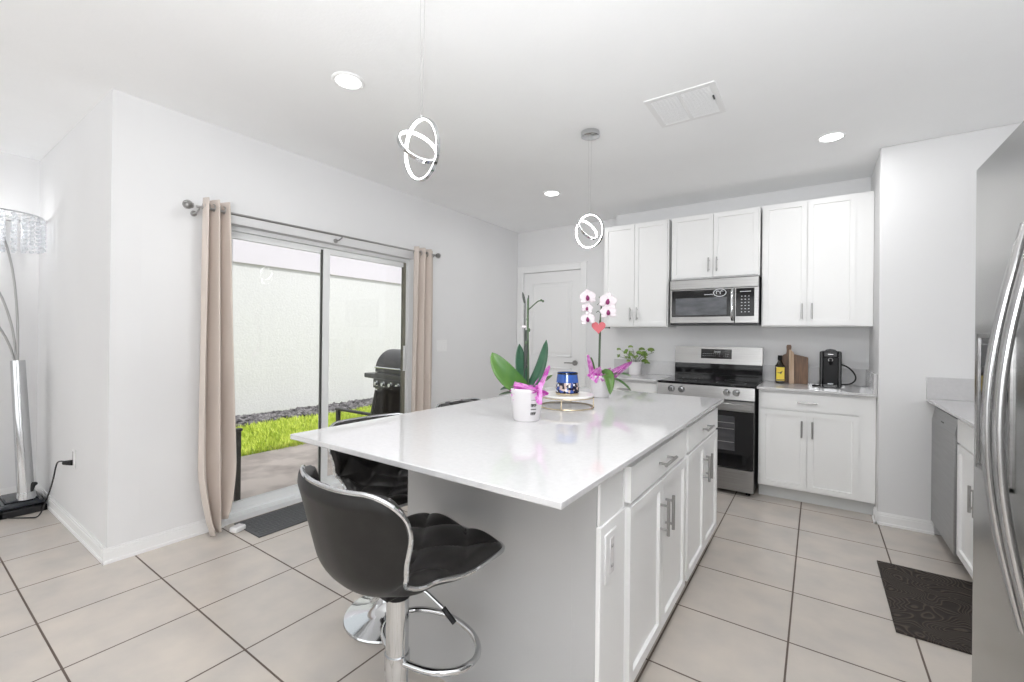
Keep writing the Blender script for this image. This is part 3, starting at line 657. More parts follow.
# ================================================================ BAR STOOLS (facing +y)
def stool(label, SH, SD=.225):
    t = thing('bar_stool', label, 'bar stool', (0, 0, 0), 0, 'black bar stools around the island', at_origin=True)
    # side profile (y,z) from seat front to back top
    raw = [(SD, .008), (SD-.03, .010), (.12, .004), (.02, -.004), (-.08, -.008), (-.145, .004), (-.185, .04), (-.205, .10), (-.222, .17), (-.238, .24), (-.252, .30)]
    pts = [Vector((0, a, b_+SH)) for a, b_ in raw]
    for _ in range(2):
        q = [pts[0]]
        for a, b_ in zip(pts, pts[1:]): q += [a*.75+b_*.25, a*.25+b_*.75]
        q.append(pts[-1]); pts = q
    L = [0]
    for a, b_ in zip(pts, pts[1:]): L.append(L[-1]+(b_-a).length)
    TL = L[-1]
    def prof(s_):
        s_ = min(max(s_, 0), TL)
        for i in range(len(L)-1):
            if s_ <= L[i+1]+1e-9:
                f_ = (s_-L[i])/(L[i+1]-L[i]); p_ = pts[i].lerp(pts[i+1], f_); tn = (pts[min(i+2, len(pts)-1)]-pts[max(i-1, 0)]).normalized(); return p_, tn
        return pts[-1], (pts[-1]-pts[-2]).normalized()
    def lerpk(x, ks):
        for (a, va), (b_, vb) in zip(ks, ks[1:]):
            if x <= b_: q = (x-a)/(b_-a); q = q*q*(3-2*q); return va+(vb-va)*q
        return ks[-1][1]
    def hraw(s_): return lerpk(s_/TL, HK)
    HK = [(0, .20), (.2, .206), (.40, .180), (.50, .178), (.70, .215), (.86, .240), (1, .242)]
    def half(s_):
        w_ = hraw(s_)
        for e, r_ in ((s_, .05), (TL-s_, .085)):
            if e < r_: w_ -= r_-math.sqrt(max(r_*r_-(r_-e)**2, 0))
        return w_
    NS, NT_ = 44, 96
    def surf(u, s_, off=0):
        p_, tn = prof(s_); nrm = Vector((0, tn.z, -tn.y))    # towards the sitter
        h_ = half(s_); f_ = s_/TL; ue = u*h_/hraw(s_)
        curl = lerpk(f_, [(0, .0), (.25, .0), (.42, .022), (.62, .065), (.85, .092), (1, .08)])*abs(ue)**2.2
        tip = -.012*f_*abs(ue)**2
        return p_+Vector((u*h_, 0, tip))+nrm*(curl+off)
    def sp(k): # denser at the ends for round corners
        x = k/NT_; return TL*(x-.5*math.sin(2*PI*x)/(2*PI)*1.0) if False else TL*(.5-.5*math.cos(PI*x))
    def thick(u, s_, tt): e = min(1, (1-abs(u))*9, s_/.03, (TL-s_)/.03); return tt*math.sqrt(max(e, 0))
    def quilt(u, s_):
        a = u*2.0; b_ = s_/.105
        q = abs(math.sin(PI*(a+b_)*.5))**.45*abs(math.sin(PI*(a-b_)*.5))**.45
        return q
    IN = [[surf(-1+2*i/NS, sp(k), thick(-1+2*i/NS, sp(k), .010+.027*quilt(-1+2*i/NS, sp(k)))) for i in range(NS+1)] for k in range(NT_+1)]
    OUT = [[surf(-1+2*i/NS, sp(k), -thick(-1+2*i/NS, sp(k), .022)) for i in range(NS+1)] for k in range(NT_+1)]
    mb = MB(); mb.grid(IN); mb.build('quilted_cushion', M_leather, t, smooth=180)
    mb = MB(); mb.grid(OUT); mb.build('outer_shell', M_leatherb, t, smooth=180)
    edge = [surf(-1, sp(k)) for k in range(NT_+1)]+[surf(-1+2*i/NS, TL) for i in range(1, NS+1)]+[surf(1, sp(k)) for k in range(NT_-1, -1, -1)]+[surf(-1+2*i/NS, 0) for i in range(NS-1, 0, -1)]
    cl = [edge[0]]
    for e in edge[1:]:
        if (e-cl[-1]).length > .004: cl.append(e)
    mb = MB(); mb.tube(cl, .0068, 8, closed=True); mb.build('chrome_piping', M_chrome, t)
    mb = MB(); mb.box(-.09, .09, -.10, .09, SH-.045, SH-.022, .004); mb.cyl((0, 0, SH-.10), (0, 0, SH-.03), .038, .05); mb.build('mount_plate', M_blackp, t)
    mb = MB(); mb.cyl((0, 0, .10), (0, 0, SH-.07), .034, .034, 32); mb.build('column', M_chrome, t)
    mb = MB(); mb.lathe([(.0001, 0), (.205, 0), (.208, .006), (.205, .013), (.17, .022), (.12, .034), (.08, .052), (.055, .08), (.042, .115), (.036, .15), (.033, .19)], seg=56); mb.build('trumpet_base', M_chrome, t)
    mb = MB(); mb.cyl((0, 0, .30), (0, 0, .345), .038, .038, 28)
    pp = [(-.03, .0, .325), (-.13, .03, .325), (-.185, .10, .322), (-.175, .18, .32), (-.10, .235, .32), (0, .25, .32), (.10, .235, .32), (.175, .18, .32), (.185, .10, .322), (.13, .03, .325), (.03, .0, .325)]
    mb.tube(pp, .010, 10, smooth=3); mb.build('footrest', M_chrome, t)
    mb = MB(); mb.tube([(.03, .0, SH-.045), (.10, .03, SH-.065), (.15, .05, SH-.10)], .005, 8); mb.build('lever', M_chrome, t)
    mb = MB(); mb.tube([(.15, .05, SH-.10), (.185, .063, SH-.135)], .008, 8); mb.build('lever_grip', M_blackp, t)
    return t
st = stool('black quilted bar stool with its back to the camera at the island end', .615, .285)
st.location = (-1.040, .915, 0); st.rotation_euler = (0, 0, -.10)
st2 = stool('black quilted bar stool under the left island overhang, round chrome base in view', .585)
st2.location = (-1.63, 1.39, 0); st2.rotation_euler = (0, 0, -PI/2-.15)
dup(st2, (-1.66, 2.12, 0), -PI/2, 'black bar stool whose back just shows beyond the far side of the island')

# ================================================================ CURTAINS
t = thing('curtain_rod', 'thin grey curtain rod with glass ball ends above the sliding door', 'curtain rod', (-3.194, 2.2, 2.1))
RZ = 2.108; RX = XL+.09
mb = MB(); mb.cyl((RX, 1.15, RZ-.012), (RX, 3.24, RZ+.012), .0085, seg=16); mb.build('pole', M_nickel, t)
for y, dz in ((1.13, -.012), (3.265, .012)):
    mb = MB(); s_ = -1 if y < 2 else 1
    mb.cyl((RX, y, RZ+dz), (RX, y+s_*.012, RZ+dz), .016); mb.sph((RX, y+s_*.028, RZ+dz), .022, 14)
    for k in range(5): a = PI*k/5; mb.tube([(RX+.026*math.cos(a)*math.sin(q), y+s_*.028+.026*math.cos(q), RZ+dz+.026*math.sin(a)*math.sin(q)) for q in [2*PI*j/16 for j in range(16)]], .002, 5, closed=True)
    mb.build('finial', M_nickel, t)
for y in (1.165, 2.18, 3.235):
    mb = MB(); zz = RZ+(y-2.2)*.011
    mb.tube([(XL+.002, y, zz-.03), (XL+.05, y, zz-.03), (RX, y, zz-.014)], .005, 8); mb.cyl((XL, y, zz-.03), (XL+.006, y, zz-.03), .018); mb.tube([(RX-.012, y, zz), (RX, y, zz-.012), (RX+.012, y, zz)], .004, 6); mb.build('wall_bracket', M_nickel, t)
def curtain(label, yt0, yt1, yb0, yb1, z0, folds, ampt, ampb, gather=None):
    t = thing('curtain', label, 'curtain', (RX, (yt0+yt1)/2, z0), 0, 'beige curtains at the sliding door')
    NU, NV = 110, 44; P = []
    for j in range(NV+1):
        v_ = j/NV; row = []; zt = 2.158; z_ = zt+(z0-zt)*v_
        e = v_**.8
        ya = yt0+(yb0-yt0)*e; yb = yt1+(yb1-yt1)*e
        if gather:
            gv = max(0, (v_-gather)/(1-gather)); mid = (ya+yb)/2+.01; sh = 1-.62*gv**1.3
            ya = mid+(ya-mid)*sh; yb = mid+(yb-mid)*sh
        amp = ampt+(ampb-ampt)*v_
        for i in range(NU+1):
            u = i/NU; ph = 2*PI*folds*u+.5*math.sin(3*v_+u*2)*v_
            x = RX+amp*math.sin(ph)+.006*math.sin(9*u+7*v_)*v_
            y = ya+(yb-ya)*(u+.25/folds*math.sin(2*ph)/6)
            z = z_+(.018*math.sin(ph*.5+1)*(v_ > .97)) + (.10*(u-.2)*(v_**14) if gather else 0)
            row.append((x, y, z))
        P.append(row)
    mb = MB(); mb.grid(P); o = mb.build('fabric', M_curtain, t, smooth=180); s_ = o.modifiers.new('solid', 'SOLIDIFY'); s_.thickness = .0025
    k = 0
    for i in range(int(folds*2)):
        u = (i+.0)/(folds*2)
        if u <= 0.02: u = .04
        y = yt0+(yt1-yt0)*u
        mb = MB(); mb.tube([(RX+.022*math.cos(q), y, RZ+.022*math.sin(q)) for q in [2*PI*j/18 for j in range(18)]], .004, 6, closed=True); mb.build('grommet', M_nickel, t)
    return t
curtain('beige satin curtain hanging to the floor at the left of the sliding door', 1.185, 1.335, 1.165, 1.40, .008, 2.5, .045, .05, gather=.80)
curtain('beige satin curtain at the right of the sliding door', 2.965, 3.215, 2.93, 3.23, .02, 3, .045, .045)

# white light-switch plate on the left wall, outlets
t = thing('light_switch', 'white double light switch plate on the left wall beside the right curtain', 'light switch', (XL, 3.45, 1.18))
MB().box(XL, XL+.006, 3.37, 3.53, 1.135, 1.255, .003).build('plate', M_white, t)
for k in range(3): MB().box(XL+.006, XL+.010, 3.392+k*.046, 3.422+k*.046, 1.165, 1.225, .002).build('rocker', M_white, t)
t = thing('wall_outlet', 'white power outlet low on the left step wall with a black plug in it', 'outlet', (-4.0, YC, .44))
op = MB().box(-4.045, -3.965, YC-.006, YC, .41, .535, .003).build('plate', M_white, t)
mb = MB()
mb.box(-4.022, -3.988, YC-.009, YC-.006, .43, .515, .003)
mb.build('socket', M_ceram, op)

# ================================================================ FLOOR LAMP
t = thing('arc_floor_lamp', 'chrome arc floor lamp with crystal bead shades on a dark square base', 'floor lamp', (-4.80, .56, 0))
mb = MB(); mb.box(-4.99, -4.69, .51, .735, .045, .085, .012, mx=None); mb.box(-4.96, -4.72, .54, .71, .085, .10, .008)
mb.build('base', M_stonebase, t)
mb = MB(); mb.box(-5.00, -4.66, .47, .53, 0, .045, .006); mb.box(-5.02, -4.94, .3, .70, 0, .045, .006); mb.box(-4.99, -4.66, .70, .74, 0, .045, .006); mb.box(-4.70, -4.66, .47, .74, 0, .045, .006); mb.build('base_feet', M_rubber, t)
lean = Vector((-.035, 0, 1.0))
b0 = Vector((-4.745, .645, .095)); b1 = Vector((-4.82, .605, 1.09))
mb = MB(); mb.cyl(b0, b1, .045, .038, 28); mb.cyl(b0-Vector((0, 0, .0)), b0+Vector((0, 0, .05)), .052, .046, 28); mb.build('column', M_chrome, t)
tops = [Vector((-4.88, .50, 2.14)), Vector((-5.02, -.45, 1.95)), Vector((-5.0, -.15, 1.62))]
mb = MB(); mb.tube([b1-Vector((0, 0, .1)), b1+Vector((.0, 0, .3)), b1+Vector((-.01, -.03, .7)), tops[0]+Vector((.02, .02, -.1)), tops[0]], .007, 8, smooth=3); mb.build('arm', M_nickel, t)
mb = MB(); mb.tube([b1-Vector((.01, 0, .1)), b1+Vector((-.01, -.02, .25)), b1+Vector((-.02, -.12, .60)), b1+Vector((-.06, -.42, 1.0)), tops[1]+Vector((0, 0, .22)), tops[1]], .007, 8, smooth=3); mb.build('arm', M_nickel, t)
mb = MB(); mb.tube([b1-Vector((.02, 0, .1)), b1+Vector((-.03, -.03, .12)), b1+Vector((-.05, -.16, .40)), b1+Vector((-.08, -.42, .68)), tops[2]+Vector((0, -.1, .14)), tops[2]], .007, 8, smooth=3); mb.build('arm', M_nickel, t)
M_bulb = emis('lamp_bulb', (1, .98, .95), 9)
def shade(c, R, H):
    mb = MB(); N = 26
    for k in range(N):
        a = 2*PI*k/N
        for j in range(8): mb.sph((c[0]+R*math.cos(a), c[1]+R*math.sin(a), c[2]-.02-j*H/8), .0145, 6, (1, 1, .9))
    for k in range(14):
        a = 2*PI*k/14+.1
        for j in range(8): mb.sph((c[0]+R*.62*math.cos(a), c[1]+R*.62*math.sin(a), c[2]-.02-j*H/8), .014, 6, (1, 1, 1.15))
    o = mb.build('crystal_beads', M_crystal, t, smooth=0); o['kind'] = 'stuff'
    mb = MB(); mb.tube([(c[0]+R*math.cos(2*PI*k/40), c[1]+R*math.sin(2*PI*k/40), c[2]) for k in range(40)], .006, 6, closed=True)
    for k in range(4): a = PI*k/4; mb.cyl((c[0]-R*math.cos(a), c[1]-R*math.sin(a), c[2]), (c[0]+R*math.cos(a), c[1]+R*math.sin(a), c[2]), .003, seg=6)
    mb.cyl((c[0], c[1], c[2]-.01), (c[0], c[1], c[2]+.05), .02, .008)
    mb.build('shade_frame', M_chrome, t)
    mb = MB(); mb.sph((c[0], c[1], c[2]-.11), .035, 12); mb.build('bulb', M_bulb, t)
    l_ = bpy.data.lights.new('bulb_light', 'POINT'); l_.energy = 3; l_.shadow_soft_size = .02
    o = bpy.data.objects.new('bulb_light', l_); col.objects.link(o); o.parent = t; o.location = Vector((c[0], c[1], c[2]-.045))-Vector(t.location)
shade(tops[0], .235, .24); shade(tops[1], .20, .22); shade(tops[2], .20, .22)
mb = MB(); mb.tube([(-4.72, .66, .13), (-4.715, .68, .20), (-4.735, .69, .19)], .012, 8, smooth=2); mb.build('foot_switch', M_rubber, t)
t.location.x += .05
mb = MB(); mb.tube([(-4.68, .50, .012), (-4.60, .55, .006), (-4.50, .63, .006), (-4.44, .67, .008), (-4.39, .69, .10), (-4.30, .715, .27), (-4.24, .72, .41), (-4.13, .72, .445), (-4.02, .74, .447)], .0045, 8, smooth=3)
mb.cyl((-4.045, .722, .445), (-4.00, .752, .447), .013, .018); tag(mb.build('power_cord', M_rubber), 'black power cord running from the floor lamp to the wall outlet', 'cord')

# ================================================================ MATS, SMALL FLOOR THINGS
M_mat = mat('dark_brown_mat', (.03, .022, .018), .75); n, l, p = NT(M_mat)
tc = n.new('ShaderNodeTexCoord'); nz = n.new('ShaderNodeTexNoise'); nz.inputs['Scale'].default_value = 4.2; nz.inputs['Detail'].default_value = .6; nz.inputs['Distortion'].default_value = .8
mm = n.new('ShaderNodeMath'); mm.operation = 'MULTIPLY'; mm.inputs[1].default_value = 210; sn = n.new('ShaderNodeMath'); sn.operation = 'SINE'
r = n.new('ShaderNodeValToRGB'); r.color_ramp.elements[0].position = .45; r.color_ramp.elements[1].position = .95; r.color_ramp.elements[0].color = (.020, .014, .011, 1); r.color_ramp.elements[1].color = (.075, .058, .045, 1)
l.new(tc.outputs['Object'], nz.inputs['Vector']); l.new(nz.outputs[0], mm.inputs[0]); l.new(mm.outputs[0], sn.inputs[0]); l.new(sn.outputs[0], r.inputs[0]); l.new(r.outputs[0], p.inputs['Base Color'])
b = n.new('ShaderNodeBump'); b.inputs['Strength'].default_value = .4; b.inputs['Distance'].default_value = .004; l.new(sn.outputs[0], b.inputs['Height']); l.new(b.outputs[0], p.inputs['Normal'])
tag(MB().box(.302, .73, 2.612, 3.382, 0, .009, .002).build('floor_mat', M_mat), 'dark brown floor mat with swirling pattern in front of the dishwasher', 'mat')
t = thing('door_mat', 'grey woven-pattern rubber mat in front of the sliding door', 'mat', (-3.1, 1.83, 0))
MB().box(-3.262, -2.915, 1.415, 2.25, 0, .007, .002).build('border', M_dkgrey, t)
mb = MB(); M_matg = mat('grey_rubber_weave', (.12, .125, .13), .55)
yy = 1.44; k = 0
while yy < 2.22:
    xx = -3.245; j = 0
    while xx < -2.94:
        if (j+k) % 2: mb.box(xx, xx+.034, yy+.004, yy+.014, .006, .0105, .001)
        else: mb.box(xx+.012, xx+.022, yy-.004, yy+.024, .006, .0105, .001)
        xx += .034; j += 1
    yy += .028; k += 1
mb.build('woven_relief', M_matg, t)
t = thing('white_plug_box', 'small white box on the floor below the left beige curtain', 'box', (-3.135, 1.385, 0), .3, at_origin=True)
MB().box(-.032, .032, -.04, .04, 0, .034, .008).build('case', M_white, t); MB().box(-.022, .022, -.03, .03, .034, .036, .001).build('lid', M_ceram, t)

# ================================================================ ON THE ISLAND
def leaf_mb(mb, base, mid, tip, wmax, nrm=(0, 0, 1), N=14, fold=.25, wpow=.8, start=.25):
    base, mid, tip = Vector(base), Vector(mid), Vector(tip); P = []
    for k in range(N+1):
        s_ = k/N; c = base*(1-s_)**2+mid*2*s_*(1-s_)+tip*s_*s_
        tn = ((mid-base)*(1-s_)+(tip-mid)*s_).normalized(); sd_ = tn.cross(Vector(nrm)).normalized(); up = sd_.cross(tn)
        q_ = start*.45+(1-start*.45)*s_; w_ = wmax*max(1-abs(2*q_-1)**2.4, 0)**.75+.0005
        P.append([c+sd_*w_*q+up*w_*fold*abs(q)**1.2 for q in (-1, -.66, -.33, 0, .33, .66, 1)])
    mb.grid(P); return mb
def leaf(t, name, ma, *a, th=.0022, **k):
    mb = MB(); leaf_mb(mb, *a, **k); o = mb.build(name, ma, t, smooth=180); s_ = o.modifiers.new('solid', 'SOLIDIFY'); s_.thickness = th; return o
def pot(t, c, rb, rt, h):
    mb = MB(); mb.lathe([(.0001, 0), (rb-.004, 0), (rb, .004), (rt-.002, h*.86), (rt+.001, h*.88), (rt+.003, h-.003), (rt, h), (rt-.004, h-.002), (rt-.008, h*.8), (rt-.008, h*.8)], c, 40)
    mb.build('pot', M_ceram, t)
    mb = MB(); mb.lathe([(rt-.007, h*.82), (rt*.6, h*.87), (.0001, h*.89)], c, 24); mb.build('bark_mix', M_bark, t)
def wrap(t, c, dirs):
    # crumpled cellophane fans: (angle, tip offset xyz, width)
    for (b_, tp, w_, sd_) in dirs:
        rnd = random.Random(sd_); mb = MB(); P = []; b_ = Vector(b_)+Vector(c); tp = Vector(tp)+Vector(c); d = tp-b_; s1 = d.cross(Vector((.3, 1, .2))).normalized(); s2 = d.cross(s1).normalized()
        for k in range(9):
            f_ = k/8; row = []
            for j in range(11):
                u = -1+j/5
                wv = w_*(1-f_)**.6+.003
                row.append(b_+d*f_*(1-.12*abs(u)*rnd.random())+s1*u*wv+s2*(.010*math.sin(u*9+sd_)+rnd.uniform(-.003, .003)))
            P.append(row)
        mb.grid(P); mb.build('cellophane', M_cello, t, smooth=0)
# near orchid (no flowers)
c = (-1.118, 1.752, .9155)
t = thing('potted_orchid', 'orchid without flowers in a white pot with magenta wrap, nearer the camera on the island', 'orchid', c, 0, 'potted orchids on the island')
pot(t, c, .062, .080, .150)
K = lambda x, y, z: (c[0]+x, c[1]+y, c[2]+z)
# view-plane axes: A (right) & D (away)
def V(r_, a_, z_): q = Vector(c)+A*r_+D*a_+Vector((0, 0, z_)); return tuple(q)
leaf(t, 'leaf', M_leaf, V(-.005, 0, .14), V(-.105, -.03, .19), V(-.165, -.02, .315), .047, nrm=(.6, -.8, .3))
leaf(t, 'leaf', M_leafd, V(-.01, .01, .14), V(-.035, .02, .22), V(-.037, .03, .355), .032, nrm=(.8, -.4, .1))
leaf(t, 'leaf', M_leafd, V(.01, .0, .14), V(.085, .0, .22), V(.092, .02, .375), .036, nrm=(-.3, -.9, .2), start=.3)
leaf(t, 'leaf', M_leaf, V(.02, .02, .14), V(.08, .04, .17), V(.125, .05, .205), .018, nrm=(0, -.3, 1))
leaf(t, 'leaf', M_leafd, V(-.03, -.01, .14), V(-.08, .0, .155), V(-.125, .01, .135), .022, nrm=(0, -.3, 1))
leaf(t, 'leaf', M_stem, V(-.03, -.02, .13), V(-.08, -.02, .13), V(-.13, -.01, .115), .012, nrm=(0, -.3, 1))
mb = MB(); mb.tube([V(.008, .01, .14), V(.006, .01, .30), V(.0, .01, .48), V(.002, .01, .57)], .0045, 8, smooth=2)
mb.tube([V(.003, .01, .515), V(.03, .01, .54), V(.052, .01, .56), V(.070, .01, .558)], .0028, 7, smooth=2)
for rr, zz in ((-.006, .36), (.008, .42), (.0, .47)): mb.sph(V(rr, .005, zz), .006, 8, (1, 1, 1.6))
mb.sph(V(.072, .01, .557), .006, 8); mb.sph(V(.064, .01, .562), .005, 8)
mb.build('flower_spike', M_stem, t)
mb = MB(); mb.tube([V(-.012, .015, .14), V(-.012, .015, .55)], .003, 8); mb.tube([V(.004, .016, .14), V(.004, .016, .585)], .003, 8); mb.build('support_stake', M_stake, t)
mb = MB(); mb.tube([V(-.006, .012, .24), V(-.002, .012, .33), V(-.004, .012, .42)], lambda s_: .011-.006*abs(2*s_-1), 8, smooth=2); mb.build('sheath', M_stake, t)
leaf(t, 'dried_tip', M_stake, V(-.012, .015, .545), V(-.018, .015, .565), V(-.024, .015, .60), .006, nrm=(.5, -.8, 0), start=.1)
mb = MB(); mb.sph(V(-.016, .008, .435), .009, 8, (1.3, 1.3, .8)); mb.build('stake_clip', M_petal, t)
def wv(r_, a_, z_): q = A*r_+D*a_+Vector((0, 0, z_)); return (q.x, q.y, q.z)
wrap(t, c, [(wv(.045, -.045, .165), wv(.055, -.098, .085), .036, 1), (wv(-.06, -.05, .15), wv(.05, -.085, .145), .028, 2), (wv(.03, -.02, .12), wv(.105, -.02, .255), .034, 3), (wv(-.075, -.03, .125), wv(.03, -.05, .165), .030, 4), (wv(.0, -.06, .14), wv(.10, -.05, .13), .035, 5)])
# printed label: worn, unreadable block lettering on a white tag
vd = Vector((0-c[0], 0-c[1], 0)).normalized()
ang = math.atan2(vd.y, vd.x)
def on_pot(da, z_, R_=.0755, lean=.0): a = ang+da; return Vector((c[0]+R_*math.cos(a), c[1]+R_*math.sin(a), c[2]+z_)), Vector((math.cos(a), math.sin(a), 0))
mb = MB()
rn = random.Random(3)
for row, (zz, n_g, hh, ww) in enumerate(((.100, 5, .004, .004), (.076, 4, .013, .008), (.058, 6, .007, .005), (.038, 4, .012, .008))):
    for k in range(n_g):
        da = .28+.36*(k+.5)/n_g
        Rr = .062+(.080-.062)*(zz/.13)+.0012
        p_, nn = on_pot(da, zz, Rr); M_ = facing(p_, nn)
        if hh > .01:
            mb.box(-ww/2, -ww/2+.0025, -hh/2, hh/2, -.0005, .0005, mx=M_); mb.box(-ww/2, ww/2, hh/2-.0025, hh/2, -.0005, .0005, mx=M_)
            if k % 2: mb.box(-ww/2, ww/2, -.001, .0012, -.0005, .0005, mx=M_)
            else: mb.box(ww/2-.0025, ww/2, -hh/2, hh/2, -.0005, .0005, mx=M_)
        else: mb.box(-ww/2, ww/2, -hh/4, hh/4, -.0005, .0005, mx=M_)
mb.build('printed_lettering', M_sign, t)

# flowering orchid
c = (-1.162, 2.715, .9155)
t = thing('potted_orchid', 'orchid with white flowers and a pink heart in a white pot, farther along the island', 'orchid', c, 0, 'potted orchids on the island')
pot(t, c, .058, .074, .142)
leaf(t, 'leaf', M_leaf, V(.01, -.03, .14), V(.04, -.11, .20), V(.035, -.13, .03), .034, nrm=(.55, -.8, .2), start=.3)
leaf(t, 'leaf', M_leaf, V(.04, 0, .13), V(.11, .0, .17), V(.20, .0, .135), .020, nrm=(0, -.3, 1))
leaf(t, 'leaf', M_leaf, V(.04, -.02, .13), V(.13, .0, .12), V(.20, .0, .04), .016, nrm=(0, -.5, 1))
leaf(t, 'leaf', M_leaf, V(-.03, .02, .13), V(-.06, .02, .19), V(-.06, .02, .26), .018, nrm=(.5, -.8, .1))
mb = MB(); mb.tube([V(-.01, 0, .14), V(-.006, 0, .30), V(-.008, 0, .48), V(.004, 0, .60), V(-.012, 0, .655)], .0055, 8, smooth=2)
for rr, zz in ((-.03, .60), (-.035, .55), (.035, .62), (.03, .56)): mb.tube([V(0, 0, zz-.005), V(rr*.6, -.01, zz+.01), V(rr, -.02, zz)], .0022, 6)
mb.build('flower_spike', M_stem, t)
mb = MB(); mb.tube([V(-.008, .008, .14), V(-.004, .008, .50)], .0075, 8); mb.build('support_stake', M_stake, t)
def flower(p_, size, rz):
    mb = MB(); p_ = Vector(p_); nn = (Vector((0, 0, 1.3))-p_); nn.z = 0; nn = nn.normalized(); M_ = facing(p_, nn) @ Matrix.Rotation(rz, 4, 'Z')
    for k, (a, ln, wd) in enumerate(((90, 1, .42), (210, 1, .38), (330, 1, .38), (165, .95, .62), (15, .95, .62))):
        a = math.radians(a); dr = Vector((math.cos(a), math.sin(a), 0)); P = []; sd_ = Vector((-dr.y, dr.x, 0))
        for i in range(7):
            s_ = i/6; w_ = wd*size*math.sin(PI*min(.12+.88*s_, .995))**.7
            P.append([M_ @ (dr*size*ln*s_+sd_*w_*q+Vector((0, 0, .12*size*s_*s_+.05*size*(1-abs(q))+(.002 if k > 2 else 0)))) for q in (-1, -.5, 0, .5, 1)])
        mb.grid(P)
    o = mb.build('flower', M_petal, t, smooth=180); s2 = o.modifiers.new('solid', 'SOLIDIFY'); s2.thickness = .0012
    mb = MB(); q = M_ @ Vector((0, -.10*size, .16*size)); mb.sph(q, .24*size, 8, (1, 1, 1.2)); q = M_ @ Vector((0, .12*size, .14*size)); mb.sph(q, .15*size, 8); mb.build('lip', M_lip, o)
for (r_, z_, s_, rz) in ((-.095, .645, .056, .1), (-.098, .575, .040, -.2), (-.093, .505, .050, .15), (.036, .622, .060, -.15), (.040, .552, .056, .1)): flower(V(r_, -.03, z_), s_, rz)
hp = []
for k in range(40):
    a = 2*PI*k/40; hp.append((.0028*16*math.sin(a)**3, .0028*(13*math.cos(a)-5*math.cos(2*a)-2*math.cos(3*a)-math.cos(4*a))))
mb = MB(); Mh = facing(V(-.02, -.02, .455), (-c[0], -c[1], 0))
v0 = [mb.bm.verts.new(Mh @ Vector((a, b_, .004))) for a, b_ in hp]; v1 = [mb.bm.verts.new(Mh @ Vector((a, b_, -.004))) for a, b_ in hp]
mb.bm.faces.new(v0); mb.bm.faces.new(v1[::-1])
for k in range(40): mb.bm.faces.new((v0[k], v0[(k+1) % 40], v1[(k+1) % 40], v1[k]))
mb.build('heart_clip', M_heart, t)
mb = MB(); mb.tube([V(.01, -.02, .45), V(.05, -.02, .452)], .003, 6); mb.sph(V(.050, -.02, .452), .006, 8); mb.build('clip_arm', M_stake, t)
wrap(t, c, [(wv(-.05, -.02, .11), wv(-.085, -.01, .275), .020, 6), (wv(.05, 0, .13), wv(.21, .0, .235), .032, 7), (wv(-.07, -.05, .12), wv(-.01, -.06, .20), .045, 8), (wv(-.02, -.07, .12), wv(.06, -.03, .19), .04, 9)])

# tray stand
c = (-1.150, 2.215, .9155)
t = thing('tray_stand', 'low round white tray on a thin gold frame between the two orchids', 'tray', c)
R_ = .150
mb = MB(); mb.lathe([(.0001, .060), (R_, .060), (R_+.002, .063), (R_+.002, .069), (R_, .071), (.0001, .071)], c, 56); mb.build('tray_top', M_marble, t)
mb = MB()
mb.tube([K2 for K2 in [(c[0]+(R_+.002)*math.cos(2*PI*k/56), c[1]+(R_+.002)*math.sin(2*PI*k/56), c[2]+.058) for k in range(56)]], .0028, 6, closed=True)
mb.tube([(c[0]+(R_)*math.cos(2*PI*k/56), c[1]+(R_)*math.sin(2*PI*k/56), c[2]+.0035) for k in range(56)], .0035, 6, closed=True)
mb.build('gold_rings', M_gold, t)
for k in range(4):
    a = .3+k*PI/2; MB().cyl((c[0]+R_*math.cos(a), c[1]+R_*math.sin(a), c[2]+.003), (c[0]+R_*math.cos(a), c[1]+R_*math.sin(a), c[2]+.06), .003, seg=8).build('leg', M_gold, t)
# mosaic candle holder on the tray
c = (-1.135, 2.195, .9155+.0715)
t = thing('candle_holder', 'blue and black mosaic candle holder standing on the round tray', 'candle holder', c)
mb = MB(); mb.lathe([(.0001, .012), (.060, .012), (.066, .016), (.062, .06), (.056, .112), (.055, .121), (.051, .121), (.052, .11), (.056, .06), (.060, .02)], c, 36)
M_mos = mat('mosaic_glass', (.1, .1, .2), .12); n, l, p = NT(M_mos)
tc = n.new('ShaderNodeTexCoord'); vo = n.new('ShaderNodeTexVoronoi'); vo.inputs['Scale'].default_value = 75; vo.feature = 'F1'
l.new(tc.outputs['Object'], vo.inputs['Vector'])
rr = n.new('ShaderNodeValToRGB'); rr.color_ramp.interpolation = 'CONSTANT'
els = rr.color_ramp.elements; els[0].position = 0; els[0].color = (.01, .01, .03, 1); els[1].position = .35; els[1].color = (.05, .09, .3, 1)
e = els.new(.55); e.color = (.55, .42, .38, 1); e = els.new(.72); e.color = (.02, .02, .03, 1); e = els.new(.85); e.color = (.75, .75, .8, 1)
sx_ = n.new('ShaderNodeSeparateXYZ'); l.new(tc.outputs['Object'], sx_.inputs[0]); sc_ = n.new('ShaderNodeSeparateColor'); l.new(vo.outputs['Color'], sc_.inputs[0]); l.new(sc_.outputs[0], rr.inputs[0])
gt = n.new('ShaderNodeMath'); gt.operation = 'GREATER_THAN'; gt.inputs[1].default_value = .068; l.new(sx_.outputs[2], gt.inputs[0])
mx = n.new('ShaderNodeMix'); mx.data_type = 'RGBA'; mx.inputs[7].default_value = (.035, .10, .36, 1); l.new(gt.outputs[0], mx.inputs[0]); l.new(rr.outputs[0], mx.inputs[6]); l.new(mx.outputs[2], p.inputs['Base Color'])
mb.build('mosaic_bowl', M_mos, t)
mb = MB(); mb.lathe([(.0001, 0), (.062, 0), (.064, .004), (.064, .010), (.056, .012), (.0001, .012)], c, 36); mb.build('foot', M_gold, t)
